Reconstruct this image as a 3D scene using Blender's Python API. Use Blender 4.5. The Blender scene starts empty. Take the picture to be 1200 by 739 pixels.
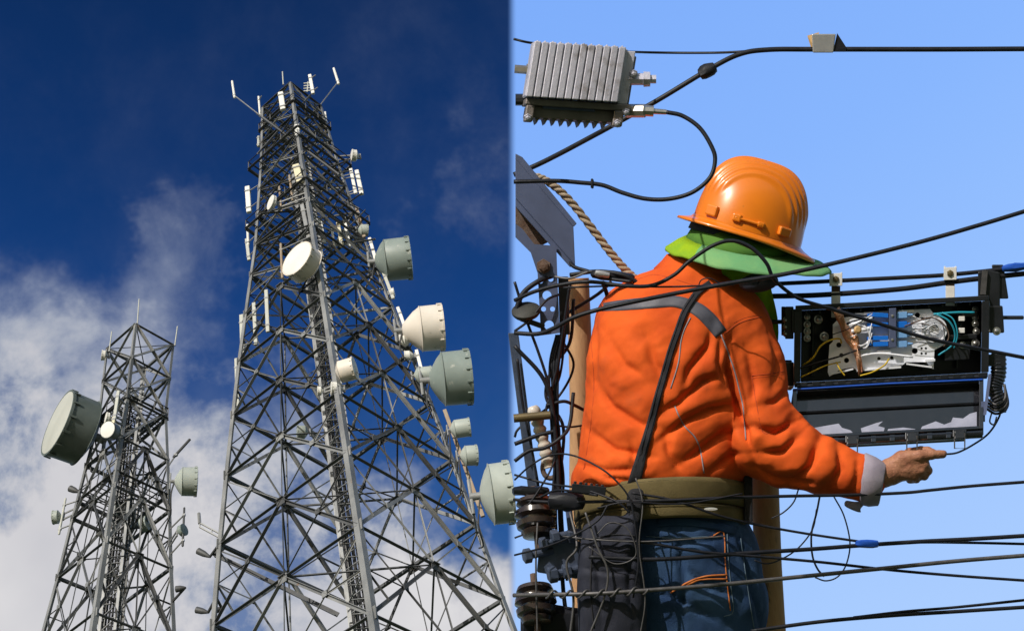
import bpy, bmesh, math, random
import numpy as np
from mathutils import Vector, Matrix
from mathutils.bvhtree import BVHTree
try:
    import openvdb as vdb
except ImportError:
    import pyopenvdb as vdb
random.seed(7)
rad = math.radians
SC = bpy.context.scene
COL = SC.collection

# ------------------------------------------------------------------ camera
ZC = 1.6
TH, RO, FPX = rad(45), rad(12), 1500.0
F = Vector((0, math.cos(TH), math.sin(TH)))
R0 = Vector((1, 0, 0)); U0 = Vector((0, -math.sin(TH), math.cos(TH)))
R = math.cos(RO)*R0 - math.sin(RO)*U0
U = math.sin(RO)*R0 + math.cos(RO)*U0
CAMP = Vector((0, 0, ZC))
cd = bpy.data.cameras.new('camera'); cam = bpy.data.objects.new('camera', cd); COL.objects.link(cam)
cd.sensor_width = 36; cd.lens = 36*FPX/1200; cd.clip_start = 0.05; cd.clip_end = 5000
cam.matrix_world = Matrix(((R.x, U.x, -F.x, CAMP.x), (R.y, U.y, -F.y, CAMP.y), (R.z, U.z, -F.z, CAMP.z), (0, 0, 0, 1)))
SC.camera = cam

# ------------------------------------------------------------------ light
SUNC = (-0.50, 0.74, 0.45)
SUNV = (SUNC[0]*R + SUNC[1]*U - SUNC[2]*F).normalized()
SUN_EL = math.asin(SUNV.z); SUN_AZ = math.atan2(SUNV.x, SUNV.y)
sl = bpy.data.lights.new('sun', 'SUN'); sl.energy = 4.0; sl.angle = rad(0.5); sl.color = (1, .955, .89)
so = bpy.data.objects.new('sun', sl); COL.objects.link(so)
so.rotation_euler = (-SUNV).to_track_quat('-Z', 'Y').to_euler()
SC.view_settings.view_transform = 'Standard'; SC.view_settings.look = 'None'
SC.view_settings.exposure = 0.0; SC.view_settings.gamma = 1.0; SC.view_settings.use_curve_mapping = False

def pdir(px, py):
    return (F + R*((px-600)/FPX) - U*((py-369.5)/FPX)).normalized()

W = bpy.data.worlds.new('World'); SC.world = W; W.use_nodes = True
nt = W.node_tree; nt.nodes.clear()
def N(tree, t, **k):
    n = tree.nodes.new(t)
    for a, b in k.items(): setattr(n, a, b)
    return n
out = N(nt, 'ShaderNodeOutputWorld'); bg = N(nt, 'ShaderNodeBackground'); bg.inputs[1].default_value = 0.1
nt.links.new(bg.outputs[0], out.inputs[0])
sky = N(nt, 'ShaderNodeTexSky', sky_type='NISHITA'); sky.sun_disc = False
sky.sun_elevation = SUN_EL; sky.sun_rotation = SUN_AZ; sky.altitude = 300
tc = N(nt, 'ShaderNodeTexCoord')
def mth(op, a, b=None, c=None, tree=nt, clamp=False):
    n = N(tree, 'ShaderNodeMath', operation=op); n.use_clamp = clamp
    for i, v in enumerate((a, b, c)):
        if v is None: continue
        if isinstance(v, (int, float)): n.inputs[i].default_value = v
        else: tree.links.new(v, n.inputs[i])
    return n.outputs[0]
def dot(v):
    n = N(nt, 'ShaderNodeVectorMath', operation='DOT_PRODUCT'); nt.links.new(tc.outputs['Generated'], n.inputs[0]); n.inputs[1].default_value = v
    return n.outputs['Value']
def mrange(v, a, b, c=0., d=1., smooth=True):
    n = N(nt, 'ShaderNodeMapRange'); n.interpolation_type = 'SMOOTHSTEP' if smooth else 'LINEAR'
    nt.links.new(v, n.inputs[0])
    for i, x in enumerate((a, b, c, d)): n.inputs[i+1].default_value = x
    return n.outputs[0]
def mix(f, a, b, tree=nt, mode='MIX'):
    n = N(tree, 'ShaderNodeMix', data_type='RGBA', blend_type=mode)
    if isinstance(f, (int, float)): n.inputs[0].default_value = f
    else: tree.links.new(f, n.inputs[0])
    for i, v in ((6, a), (7, b)):
        if isinstance(v, tuple): n.inputs[i].default_value = v if len(v) == 4 else (*v, 1)
        else: tree.links.new(v, n.inputs[i])
    return n.outputs[2]
def srgb(r, g, b, k=1.0):
    f = lambda c: ((c/255+0.055)/1.055)**2.4 if c > 10 else c/255/12.92
    return (f(r)*k, f(g)*k, f(b)*k)
K = 10.0       # undo the background strength
el = dot((0, 0, 1))
def ramp(v, pts):
    n = N(nt, 'ShaderNodeValToRGB'); nt.links.new(v, n.inputs[0])
    e = n.color_ramp.elements
    while len(e) > 1: e.remove(e[0])
    e[0].position = pts[0][0]; e[0].color = (*pts[0][1], 1)
    for p, c in pts[1:]:
        x = e.new(p); x.color = (*c, 1)
    return n.outputs[0]
deep = ramp(el, [(0.45, srgb(66, 118, 182)), (0.58, srgb(36, 86, 152)), (0.70, srgb(22, 66, 130)), (0.80, srgb(14, 51, 106)), (0.90, srgb(12, 40, 84))])
pale = ramp(el, [(0.45, srgb(172, 206, 255)), (0.62, srgb(152, 194, 255)), (0.74, srgb(136, 182, 254)), (0.88, srgb(124, 172, 250))])
side = mrange(dot(R), -0.004, 0.004)
base = mix(side, deep, pale)
# clouds on the polarised side: soft banks placed by direction, broken up by noise
def noise(scale, detail, rough=.6, dist=0., off=(0, 0, 0)):
    mp = N(nt, 'ShaderNodeMapping'); nt.links.new(tc.outputs['Generated'], mp.inputs[0]); mp.inputs[1].default_value = off
    n = N(nt, 'ShaderNodeTexNoise'); nt.links.new(mp.outputs[0], n.inputs['Vector'])
    n.inputs['Scale'].default_value = scale; n.inputs['Detail'].default_value = detail
    n.inputs['Roughness'].default_value = rough; n.inputs['Distortion'].default_value = dist
    return n.outputs['Fac']
blobs = [(0, 720, 290, 2.4), (170, 770, 240, 2.4), (30, 510, 190, 1.15), (190, 590, 150, 1.35), (330, 680, 160, 2.1), (440, 760, 150, 2.1), (560, 800, 165, 1.9),
         (420, 630, 110, .8), (215, 272, 78, .50), (262, 280, 62, .50), (150, 380, 110, .50), (545, 238, 72, .46), (485, 92, 90, .18), (565, 160, 60, .24), (285, 520, 110, .8), (60, 370, 80, .42)]
# the banks get ragged edges: their directions are pushed about by noise
wn = N(nt, 'ShaderNodeTexNoise'); nt.links.new(tc.outputs['Generated'], wn.inputs['Vector']); wn.inputs['Scale'].default_value = 9; wn.inputs['Detail'].default_value = 5; wn.inputs['Roughness'].default_value = .62
wv = N(nt, 'ShaderNodeVectorMath', operation='MULTIPLY_ADD'); nt.links.new(wn.outputs['Color'], wv.inputs[0]); wv.inputs[1].default_value = (.22, .22, .22); wv.inputs[2].default_value = (-.11, -.11, -.11)
wa = N(nt, 'ShaderNodeVectorMath', operation='ADD'); nt.links.new(tc.outputs['Generated'], wa.inputs[0]); nt.links.new(wv.outputs[0], wa.inputs[1])
wq = N(nt, 'ShaderNodeVectorMath', operation='NORMALIZE'); nt.links.new(wa.outputs[0], wq.inputs[0])
def wdot(v):
    n = N(nt, 'ShaderNodeVectorMath', operation='DOT_PRODUCT'); nt.links.new(wq.outputs[0], n.inputs[0]); n.inputs[1].default_value = v
    return n.outputs['Value']
den = None
for px, py, r_, a_ in blobs:
    m2 = mrange(wdot(pdir(px, py)), math.cos(math.atan(r_*1.35/FPX)), math.cos(math.atan(r_*.15/FPX)), 0, a_)
    den = m2 if den is None else mth('SMOOTH_MAX', den, m2, .2)
n1 = noise(7.5, 10, .60, .25); n2 = noise(19, 9, .64, .3, (3, 1, 2))
br = mth('ADD', mth('MULTIPLY', n1, .75), mth('MULTIPLY', n2, .25))
brs = mrange(br, .40, .63, 0., 1., False)
cl = mth('MULTIPLY', den, mth('ADD', mth('MULTIPLY', brs, 1.1), .26))
cm = mrange(cl, 0.0, 1.3)
cm = mth('MULTIPLY', mth('MULTIPLY', cm, mth('SUBTRACT', 1.0, side)), .96)
n3 = noise(5, 5, .5, .2, (9, 4, 1))
ccol = ramp(mth('ADD', mth('MULTIPLY', n3, .75), mth('MULTIPLY', mrange(cl, .4, 2.0), .42)), [(0.28, srgb(132, 146, 175)), (.55, srgb(172, 178, 192)), (.78, srgb(208, 207, 211)), (.95, srgb(230, 228, 228))])
base = mix(cm, base, ccol)
sc10 = N(nt, 'ShaderNodeVectorMath', operation='SCALE'); nt.links.new(base, sc10.inputs[0]); sc10.inputs['Scale'].default_value = K
front = mrange(dot(F), 0.72, 0.84)
fin = mix(front, sky.outputs[0], sc10.outputs[0])
nt.links.new(fin, bg.inputs[0])

# ------------------------------------------------------------------ coordinates
D0 = 2.8
def P(px, py, dz=0.0):
    d = D0*(1-dz/FPX)
    return CAMP + d*(F + R*((px-600)/FPX) - U*((py-369.5)/FPX))
DZ = 0.0
def PX(v): return P(v[0], v[1], (v[2] if len(v) > 2 else 0.0)+DZ)
def at(px, py, Y):
    d = F + R*((px-600)/FPX) - U*((py-369.5)/FPX)
    return CAMP + d*(Y/d.y)
def depth(p): return (p-CAMP).dot(F)

# ------------------------------------------------------------------ materials
def mat(name, col, rough=.5, metal=0., col2=None, nscale=8., namt=.5, bump=0., bscale=40., spec=.5, coat=0., detail=6, n2=None, n2scale=20., n2lo=.6, n2hi=.7, transl=0., wave=None, stretch=None):
    m = bpy.data.materials.new(name); m.use_nodes = True; t = m.node_tree; b = t.nodes['Principled BSDF']
    b.inputs['Roughness'].default_value = rough; b.inputs['Metallic'].default_value = metal
    b.inputs['Specular IOR Level'].default_value = spec; b.inputs['Coat Weight'].default_value = coat; b.inputs['Coat Roughness'].default_value = .12
    c = N(t, 'ShaderNodeTexCoord'); src = c.outputs['Object']
    if stretch:
        mp = N(t, 'ShaderNodeMapping'); t.links.new(src, mp.inputs[0]); mp.inputs['Scale'].default_value = stretch; src = mp.outputs[0]
    def nz(s, d=detail):
        n = N(t, 'ShaderNodeTexNoise'); t.links.new(src, n.inputs['Vector']); n.inputs['Scale'].default_value = s; n.inputs['Detail'].default_value = d; n.inputs['Roughness'].default_value = .6
        return n.outputs['Fac']
    if col2 is None: col2 = tuple(x*.7 for x in col)
    r = N(t, 'ShaderNodeMapRange'); t.links.new(nz(nscale), r.inputs[0]); r.inputs[1].default_value = .35; r.inputs[2].default_value = .68; r.inputs[4].default_value = namt
    o = mix(r.outputs[0], col, col2, t)
    if n2:
        r2 = N(t, 'ShaderNodeMapRange'); t.links.new(nz(n2scale), r2.inputs[0]); r2.inputs[1].default_value = n2lo; r2.inputs[2].default_value = n2hi
        o = mix(r2.outputs[0], o, n2, t)
    t.links.new(o, b.inputs['Base Color'])
    rr = N(t, 'ShaderNodeMapRange'); t.links.new(nz(nscale*2.3), rr.inputs[0]); rr.inputs[3].default_value = max(rough-.1, .03); rr.inputs[4].default_value = min(rough+.12, 1)
    t.links.new(rr.outputs[0], b.inputs['Roughness'])
    if bump:
        bn = N(t, 'ShaderNodeBump'); bn.inputs['Strength'].default_value = bump; bn.inputs['Distance'].default_value = .02 if bscale < 60 else .003
        t.links.new(nz(bscale), bn.inputs['Height']); t.links.new(bn.outputs[0], b.inputs['Normal'])
    if transl:
        tr = N(t, 'ShaderNodeBsdfTranslucent'); t.links.new(o, tr.inputs[0]); ms = N(t, 'ShaderNodeMixShader'); ms.inputs[0].default_value = transl
        t.links.new(b.outputs[0], ms.inputs[1]); t.links.new(tr.outputs[0], ms.inputs[2]); t.links.new(ms.outputs[0], t.nodes['Material Output'].inputs[0])
    return m
M = {}
M['steel'] = mat('galvanised_steel', (.33, .335, .33), .5, .3, (.12, .125, .13), .35, .8, n2=(.22, .13, .07), n2scale=.9, n2lo=.66, n2hi=.74)
M['steel_mid'] = mat('shade_toned_steel', (.135, .138, .14), .55, .3, (.05, .052, .055), .3, .9)  # darker copy of the steel; shade under the members put into its colour
M['steel_dark'] = mat('weathered_steel', (.085, .088, .09), .6, .2, (.04, .04, .042), .5, .8)
M['rusty'] = mat('rusty_pipe', (.30, .21, .13), .7, .1, (.36, .33, .28), .6, .8)
M['cable_far'] = mat('feeder_cable', (.035, .036, .04), .6, 0, (.09, .09, .09), .5, .7)
M['white_far'] = mat('white_radome', (.80, .79, .74), .5, 0, (.62, .61, .56), .5, .6)
M['cream_far'] = mat('cream_shroud', (.74, .68, .60), .5, 0, (.60, .54, .46), .5, .6, n2=(.12, .15, .10), n2scale=.8, n2lo=.62, n2hi=.78)
M['green_far'] = mat('greygreen_shroud', (.24, .29, .27), .5, 0, (.17, .21, .19), .5, .7, n2=(.4, .42, .38), n2scale=1.5, n2lo=.63, n2hi=.7)
M['dark_shroud'] = mat('shade_dark_shroud', (.13, .155, .145), .5, 0, (.07, .09, .08), .6, .8)  # darker copy of the grey-green; shade on the drum undersides put into its colour
M['green_lite'] = mat('pale_green_shroud', (.42, .46, .42), .5, 0, (.30, .34, .31), .5, .7)
M['grey_radome'] = mat('grey_radome', (.50, .51, .46), .55, 0, (.36, .37, .33), .4, .6)
M['yellow_far'] = mat('yellowed_plastic', (.72, .66, .46), .5, 0, (.6, .54, .38), .5, .5)
M['concrete'] = mat('concrete', (.36, .35, .33), .9, 0, (.26, .25, .24), 2, .8)
M['grass'] = mat('grass_ground', (.07, .11, .035), .95, 0, (.13, .12, .06), .15, .9)
M['orange'] = mat('orange_cotton', (.72, .108, .013), .85, 0, (.50, .060, .008), 9, .8, bump=.12, bscale=70, spec=.25, n2=(.30, .085, .035), n2scale=5.5, n2lo=.60, n2hi=.86)
# long soft cloth creases in the shading of the jacket and the jeans
def creases(m, sc, st, dist=.012, stretch=(1, 1, 1)):
    t = m.node_tree; b = t.nodes['Principled BSDF']; c = N(t, 'ShaderNodeTexCoord'); mp = N(t, 'ShaderNodeMapping'); mp.inputs['Scale'].default_value = stretch
    t.links.new(c.outputs['Object'], mp.inputs[0]); n = N(t, 'ShaderNodeTexNoise'); n.noise_type = 'RIDGED_MULTIFRACTAL'; n.normalize = True
    t.links.new(mp.outputs[0], n.inputs['Vector']); n.inputs['Scale'].default_value = sc; n.inputs['Detail'].default_value = 2.5; n.inputs['Roughness'].default_value = .45; n.inputs['Distortion'].default_value = .8
    bn = N(t, 'ShaderNodeBump'); bn.inputs['Strength'].default_value = st; bn.inputs['Distance'].default_value = dist; t.links.new(n.outputs['Fac'], bn.inputs['Height'])
    old = b.inputs['Normal'].links
    if old: t.links.new(old[0].from_socket, bn.inputs['Normal'])
    t.links.new(bn.outputs[0], b.inputs['Normal'])
creases(M['orange'], 9, .8, .009, (1, 1.4, 1.4))
M['reflective'] = mat('reflective_tape', (.06, .06, .08), .55, 0, (.11, .11, .135), 22, .6, bump=.2, bscale=500)
M['piping'] = mat('grey_piping', (.27, .25, .28), .6, 0, None, 30, .4)
M['cuff'] = mat('lilac_cuff_cloth', (.34, .30, .36), .85, 0, (.26, .22, .28), 25, .7, bump=.4, bscale=500)
M['strap'] = mat('black_webbing', (.012, .012, .016), .85, 0, (.024, .024, .03), 40, .7, bump=.5, bscale=600)
M['helmet'] = mat('orange_plastic', (.76, .20, .008), .32, 0, (.66, .155, .008), 10, .7, spec=.5, coat=.3, n2=(.42, .13, .02), n2scale=38, n2lo=.66, n2hi=.74)
M['flap'] = mat('green_cloth', (.20, .52, .24), .85, 0, (.38, .62, .24), 9, .8, bump=.4, bscale=450, spec=.2, transl=.35)
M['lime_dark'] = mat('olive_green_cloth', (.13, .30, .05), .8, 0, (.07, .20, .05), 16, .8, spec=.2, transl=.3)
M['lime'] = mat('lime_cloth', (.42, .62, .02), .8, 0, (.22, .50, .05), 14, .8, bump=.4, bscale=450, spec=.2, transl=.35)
creases(M['flap'], 16, .55, .006); creases(M['lime'], 16, .55, .006)
M['skin'] = mat('skin', (.40, .19, .11), .5, 0, (.30, .115, .07), 38, .9, bump=.5, bscale=330, spec=.4)
M['nail'] = mat('fingernail', (.6, .40, .33), .3, 0)
M['hair'] = mat('black_hair', (.012, .010, .010), .5)
M['denim'] = mat('blue_denim', (.018, .044, .115), .85, 0, (.05, .105, .21), 9, .85, bump=.6, bscale=420, spec=.2, n2=(.08, .135, .26), n2scale=26, n2lo=.60, n2hi=.85)
creases(M['denim'], 14, .6, .008, (1, 1, 1))
M['stitch'] = mat('orange_stitching', (.55, .16, .03), .7)
M['stitch_grey'] = mat('faded_seam', (.12, .18, .24), .8)
M['khaki'] = mat('khaki_webbing', (.115, .088, .036), .8, 0, (.17, .13, .056), 22, .8, bump=.4, bscale=380, spec=.25, stretch=(1, 1, 1))
M['khaki_dark'] = mat('dark_khaki_thread', (.06, .045, .018), .8)
M['navy'] = mat('dark_navy_fabric', (.011, .013, .026), .8, 0, (.022, .025, .042), 20, .8, bump=.4, bscale=400)
creases(M['navy'], 12, .7, .008)
M['boot'] = mat('black_boot_leather', (.02, .018, .016), .5)
M['black'] = mat('black_cable_rubber', (.008, .009, .013), .5, 0, (.020, .021, .028), 30, .7, bump=.15, bscale=300, spec=.3)
M['blackp'] = mat('black_plastic', (.012, .013, .016), .3, 0, (.022, .024, .03), 25, .7, spec=.6)
M['gloss'] = mat('glossy_black_plastic', (.010, .011, .015), .10, 0, (.02, .02, .026), 30, .5, spec=.9)
M['grime'] = mat('grimy_grey_wire', (.13, .125, .13), .5, .4, (.06, .057, .056), 40, .8)
M['alu'] = mat('cast_aluminium', (.58, .57, .66), .45, .2, (.42, .41, .48), 22, .8, n2=(.17, .14, .12), n2scale=14, n2lo=.58, n2hi=.72, bump=.2, bscale=200)
M['alu_dark'] = mat('shaded_cast_aluminium', (.24, .21, .20), .5, .35, (.13, .11, .10), 26, .8, bump=.2, bscale=200)  # browner copy of the aluminium; shade of the recessed underside put into its colour
M['brass'] = mat('nickel_fitting', (.55, .50, .42), .3, .8, None, 40, .5)
M['zinc'] = mat('zinc_plate', (.095, .12, .22), .5, .1, (.065, .082, .15), 14, .8, n2=(.12, .06, .035), n2scale=16, n2lo=.68, n2hi=.74)
M['rust'] = mat('rusty_iron', (.10, .055, .035), .8, .1, (.16, .12, .10), 40, .8, bump=.4, bscale=200)
M['bamboo'] = mat('bare_timber', (.55, .32, .16), .75, 0, (.38, .20, .095), 9, .8, n2=(.14, .09, .05), n2scale=16, n2lo=.62, n2hi=.74, bump=.4, bscale=90, stretch=(5, .7, .7))
M['rope'] = mat('hemp_rope', (.46, .37, .27), .85, 0, (.30, .23, .16), 60, .8, bump=.5, bscale=500)
M['tape_blue'] = mat('blue_tape', (.015, .09, .50), .4, 0, (.01, .06, .32), 30, .6)
M['tape_silver'] = mat('silver_tape', (.50, .50, .50), .35, .5, (.32, .32, .34), 30, .7)
M['tape_tan'] = mat('tan_tape', (.52, .33, .14), .6)
M['white'] = mat('white_painted_metal', (.80, .79, .77), .4, 0, (.62, .60, .58), 40, .5)
M['tray'] = mat('white_tray_plastic', (.80, .82, .88), .35, 0, (.70, .72, .80), 25, .6)
M['blue_plug'] = mat('blue_connector', (.01, .17, .72), .35)
M['blue_clear'] = mat('pale_blue_plastic', (.20, .42, .80), .3)
M['copper'] = mat('copper_foil', (.62, .27, .13), .3, .7, (.8, .5, .35), 60, .8, bump=.8, bscale=180)
M['yellow'] = mat('yellow_sleeve', (.62, .42, .02), .5)
M['teal'] = mat('teal_sleeve', (.02, .30, .42), .4)
M['lid_sheen'] = mat('painted_sky_sheen', (.36, .37, .47), .12, 0, (.20, .21, .28), 30, .5)  # pale tone painted in for bright sky mirrored by the lid
M['screw'] = mat('screw_head', (.55, .54, .52), .3, .8)
M['porcelain'] = mat('brown_porcelain', (.024, .016, .015), .22, 0, (.06, .045, .038), 25, .8, coat=.5)
M['bluegrey'] = mat('bluegrey_bolt', (.10, .13, .20), .45, .4, (.05, .06, .09), 40, .7)
M['pearl'] = mat('white_plastic_wrap', (.66, .61, .55), .35, 0, (.40, .33, .26), 30, .8)
M['olive'] = mat('olive_grey_bakelite', (.022, .022, .02), .7, 0, (.05, .05, .04), 30, .7)
M['hoop'] = mat('dull_brass_rod', (.17, .13, .06), .5, .4, (.09, .07, .04), 30, .7)
M['seam'] = mat('dark_orange_seam', (.42, .05, .006), .8)

# ------------------------------------------------------------------ mesh builder
def frame(t):
    t = t.normalized(); a = Vector((0, 0, 1)) if abs(t.z) < .9 else Vector((1, 0, 0))
    x = a.cross(t).normalized(); return x, t.cross(x).normalized()
def spline(pts, n=8):
    pts = [Vector(p) for p in pts]
    if len(pts) < 3: return pts
    q = [pts[0]*2-pts[1]] + pts + [pts[-1]*2-pts[-2]]; o = []
    for i in range(1, len(q)-2):
        for k in range(n):
            t = k/n; a, b, c, d = q[i-1], q[i], q[i+1], q[i+2]
            o.append(.5*((2*b)+(c-a)*t+(2*a-5*b+4*c-d)*t*t+(3*b-a-3*c+d)*t**3))
    o.append(pts[-1]); return o
class MB:
    def __init__(s): s.v = []; s.f = []
    def add(s, vs, fs):
        o = len(s.v); s.v += [Vector(v) for v in vs]; s.f += [tuple(i+o for i in f) for f in fs]; return s
    def tube(s, pts, r, n=8, caps=True):
        pts = [Vector(p) for p in pts]; m = len(pts); rs = r if isinstance(r, (list, tuple)) else [r]*m
        x = None; vs = []
        for i, p in enumerate(pts):
            t = (pts[min(i+1, m-1)]-pts[max(i-1, 0)])
            if t.length < 1e-9: t = Vector((0, 0, 1))
            t.normalize()
            if x is None: x, y = frame(t)
            else:
                x = (x-t*x.dot(t))
                if x.length < 1e-6: x, _ = frame(t)
                x.normalize()
            y = t.cross(x)
            for k in range(n):
                a = 2*math.pi*k/n; vs.append(p+x*math.cos(a)*rs[i]+y*math.sin(a)*rs[i])
        fs = [(i*n+k, i*n+(k+1) % n, (i+1)*n+(k+1) % n, (i+1)*n+k) for i in range(m-1) for k in range(n)]
        if caps: fs += [tuple(range(n))[::-1], tuple((m-1)*n+k for k in range(n))]
        return s.add(vs, fs)
    def box(s, c, ax, ay, az):
        c, ax, ay, az = Vector(c), Vector(ax), Vector(ay), Vector(az)
        vs = [c+ax*i+ay*j+az*k for i in (-1, 1) for j in (-1, 1) for k in (-1, 1)]
        return s.add(vs, [(0, 1, 3, 2), (4, 6, 7, 5), (0, 4, 5, 1), (2, 3, 7, 6), (0, 2, 6, 4), (1, 5, 7, 3)])
    def angle(s, p, q, w, up=None, t=None):
        p, q = Vector(p), Vector(q); d = (q-p)
        if d.length < 1e-6: return s
        d.normalize(); t = t or w*.16
        a = Vector(up) if up is not None else Vector((0, 0, 1))
        if abs(a.dot(d)) > .98: a = Vector((1, 0, 0))
        x = (a-d*a.dot(d)).normalized(); y = d.cross(x)
        pr = [(0, 0), (w, 0), (w, t), (t, t), (t, w), (0, w)]; c0 = w*.35
        vs = [o+x*(a_-c0)+y*(b_-c0) for o in (p, q) for a_, b_ in pr]
        return s.add(vs, [(i, (i+1) % 6, 6+(i+1) % 6, 6+i) for i in range(6)]+[(5, 4, 3, 0), (3, 2, 1, 0), (6, 9, 10, 11), (6, 7, 8, 9)])
    def lathe(s, o, ax, prof, n=32, x=None):
        o, ax = Vector(o), Vector(ax).normalized()
        if x is None: x, y = frame(ax)
        else: y = ax.cross(x)
        vs = []; 
        for h, r in prof:
            for k in range(n):
                a = 2*math.pi*k/n; vs.append(o+ax*h+(x*math.cos(a)+y*math.sin(a))*max(r, 1e-5))
        m = len(prof)
        fs = [(i*n+k, i*n+(k+1) % n, (i+1)*n+(k+1) % n, (i+1)*n+k) for i in range(m-1) for k in range(n)]
        fs += [tuple(range(n))[::-1], tuple((m-1)*n+k for k in range(n))]
        return s.add(vs, fs)
    def grid(s, G, closed=False):
        a, b = len(G), len(G[0]); vs = [v for r_ in G for v in r_]
        fs = [(i*b+j, i*b+(j+1) % b, (i+1)*b+(j+1) % b, (i+1)*b+j) for i in range(a-1) for j in range(b if closed else b-1)]
        return s.add(vs, fs)
    def build(s, name, m, parent=None, px=False, smooth=None, bevel=0, solid=0, subsurf=0, root=None):
        vs = [PX(v) for v in s.v] if px else s.v
        org = parent['_o'] if parent is not None else (Vector(root) if root is not None else Vector((0, 0, 0)))
        org = Vector(org)
        me = bpy.data.meshes.new(name); me.from_pydata([v-org for v in vs], [], s.f)
        b = bmesh.new(); b.from_mesh(me); bmesh.ops.recalc_face_normals(b, faces=b.faces); b.to_mesh(me); b.free()
        me.materials.append(M[m] if isinstance(m, str) else m)
        if smooth is not None:
            me.shade_smooth() if smooth >= 180 else me.shade_smooth()
            if smooth < 180:
                try: me.set_sharp_from_angle(angle=rad(smooth))
                except Exception: pass
        o = bpy.data.objects.new(name, me); COL.objects.link(o)
        if parent is not None: o.parent = parent
        else: o.location = org
        o['_o'] = tuple(org)
        if bevel:
            md = o.modifiers.new('edge', 'BEVEL'); md.width = bevel; md.segments = 2; md.limit_method = 'ANGLE'; md.angle_limit = rad(40)
        if solid:
            md = o.modifiers.new('thick', 'SOLIDIFY'); md.thickness = solid; md.offset = 0
        if subsurf:
            md = o.modifiers.new('sub', 'SUBSURF'); md.levels = md.render_levels = subsurf
        return o
def tag(o, label, cat, group=None, kind=None):
    o['label'] = label; o['category'] = cat
    if group: o['group'] = group
    if kind: o['kind'] = kind
    return o
def thing(name, loc, label, cat, group=None):
    o = bpy.data.objects.new(name, None); COL.objects.link(o); o.location = loc; o['_o'] = tuple(loc); o.empty_display_size = .1
    return tag(o, label, cat, group)

# ------------------------------------------------------------------ ground
g = MB(); S_ = 3000
g.grid([[Vector((x, y, 0)) for x in (-S_, -200, -60, 60, 200, S_)] for y in (-S_, -100, 0, 100, 300, S_)])
gr = g.build('ground', 'grass'); gr['kind'] = 'structure'

# ------------------------------------------------------------------ lattice towers
class Tower:
    def __init__(s, cx, psi, lx, ly, rr): s.cx, s.psi, s.lx, s.ly, s.rr = cx, rad(psi), lx, ly, sorted(rr)
    def r(s, h): return float(np.interp(h, [a for a, b in s.rr], [b for a, b in s.rr]))
    def c(s, h): return Vector((s.cx+s.lx*h, 70+s.ly*h, h+ZC))
    def k(s, h, i):   # 0 left, 1 near, 2 right, 3 far
        a = s.psi+math.pi+i*math.pi/2
        return s.c(h)+s.r(h)*Vector((math.cos(a), math.sin(a), 0))
    def nearest(s, p):
        h = p.z-ZC; return min((s.k(h, i) for i in range(4)), key=lambda q: (q-p).length)
BIG = Tower(-11.05, 12.5, -.0514, -.0081, [(-1.6, 15.2), (46.2, 9.2), (52.4, 8.57), (58.2, 7.9), (63.8, 7.2), (69.2, 6.5), (74.4, 5.75), (82.8, 4.5), (93.7, 3.4), (102.7, 2.72)])
SML = Tower(-31.42, 12.0, .0189, .0085, [(-1.6, 9.0), (48, 4.35), (54, 3.75), (59, 3.35), (64, 2.9), (68.5, 2.47), (76, 2.6)])

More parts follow.
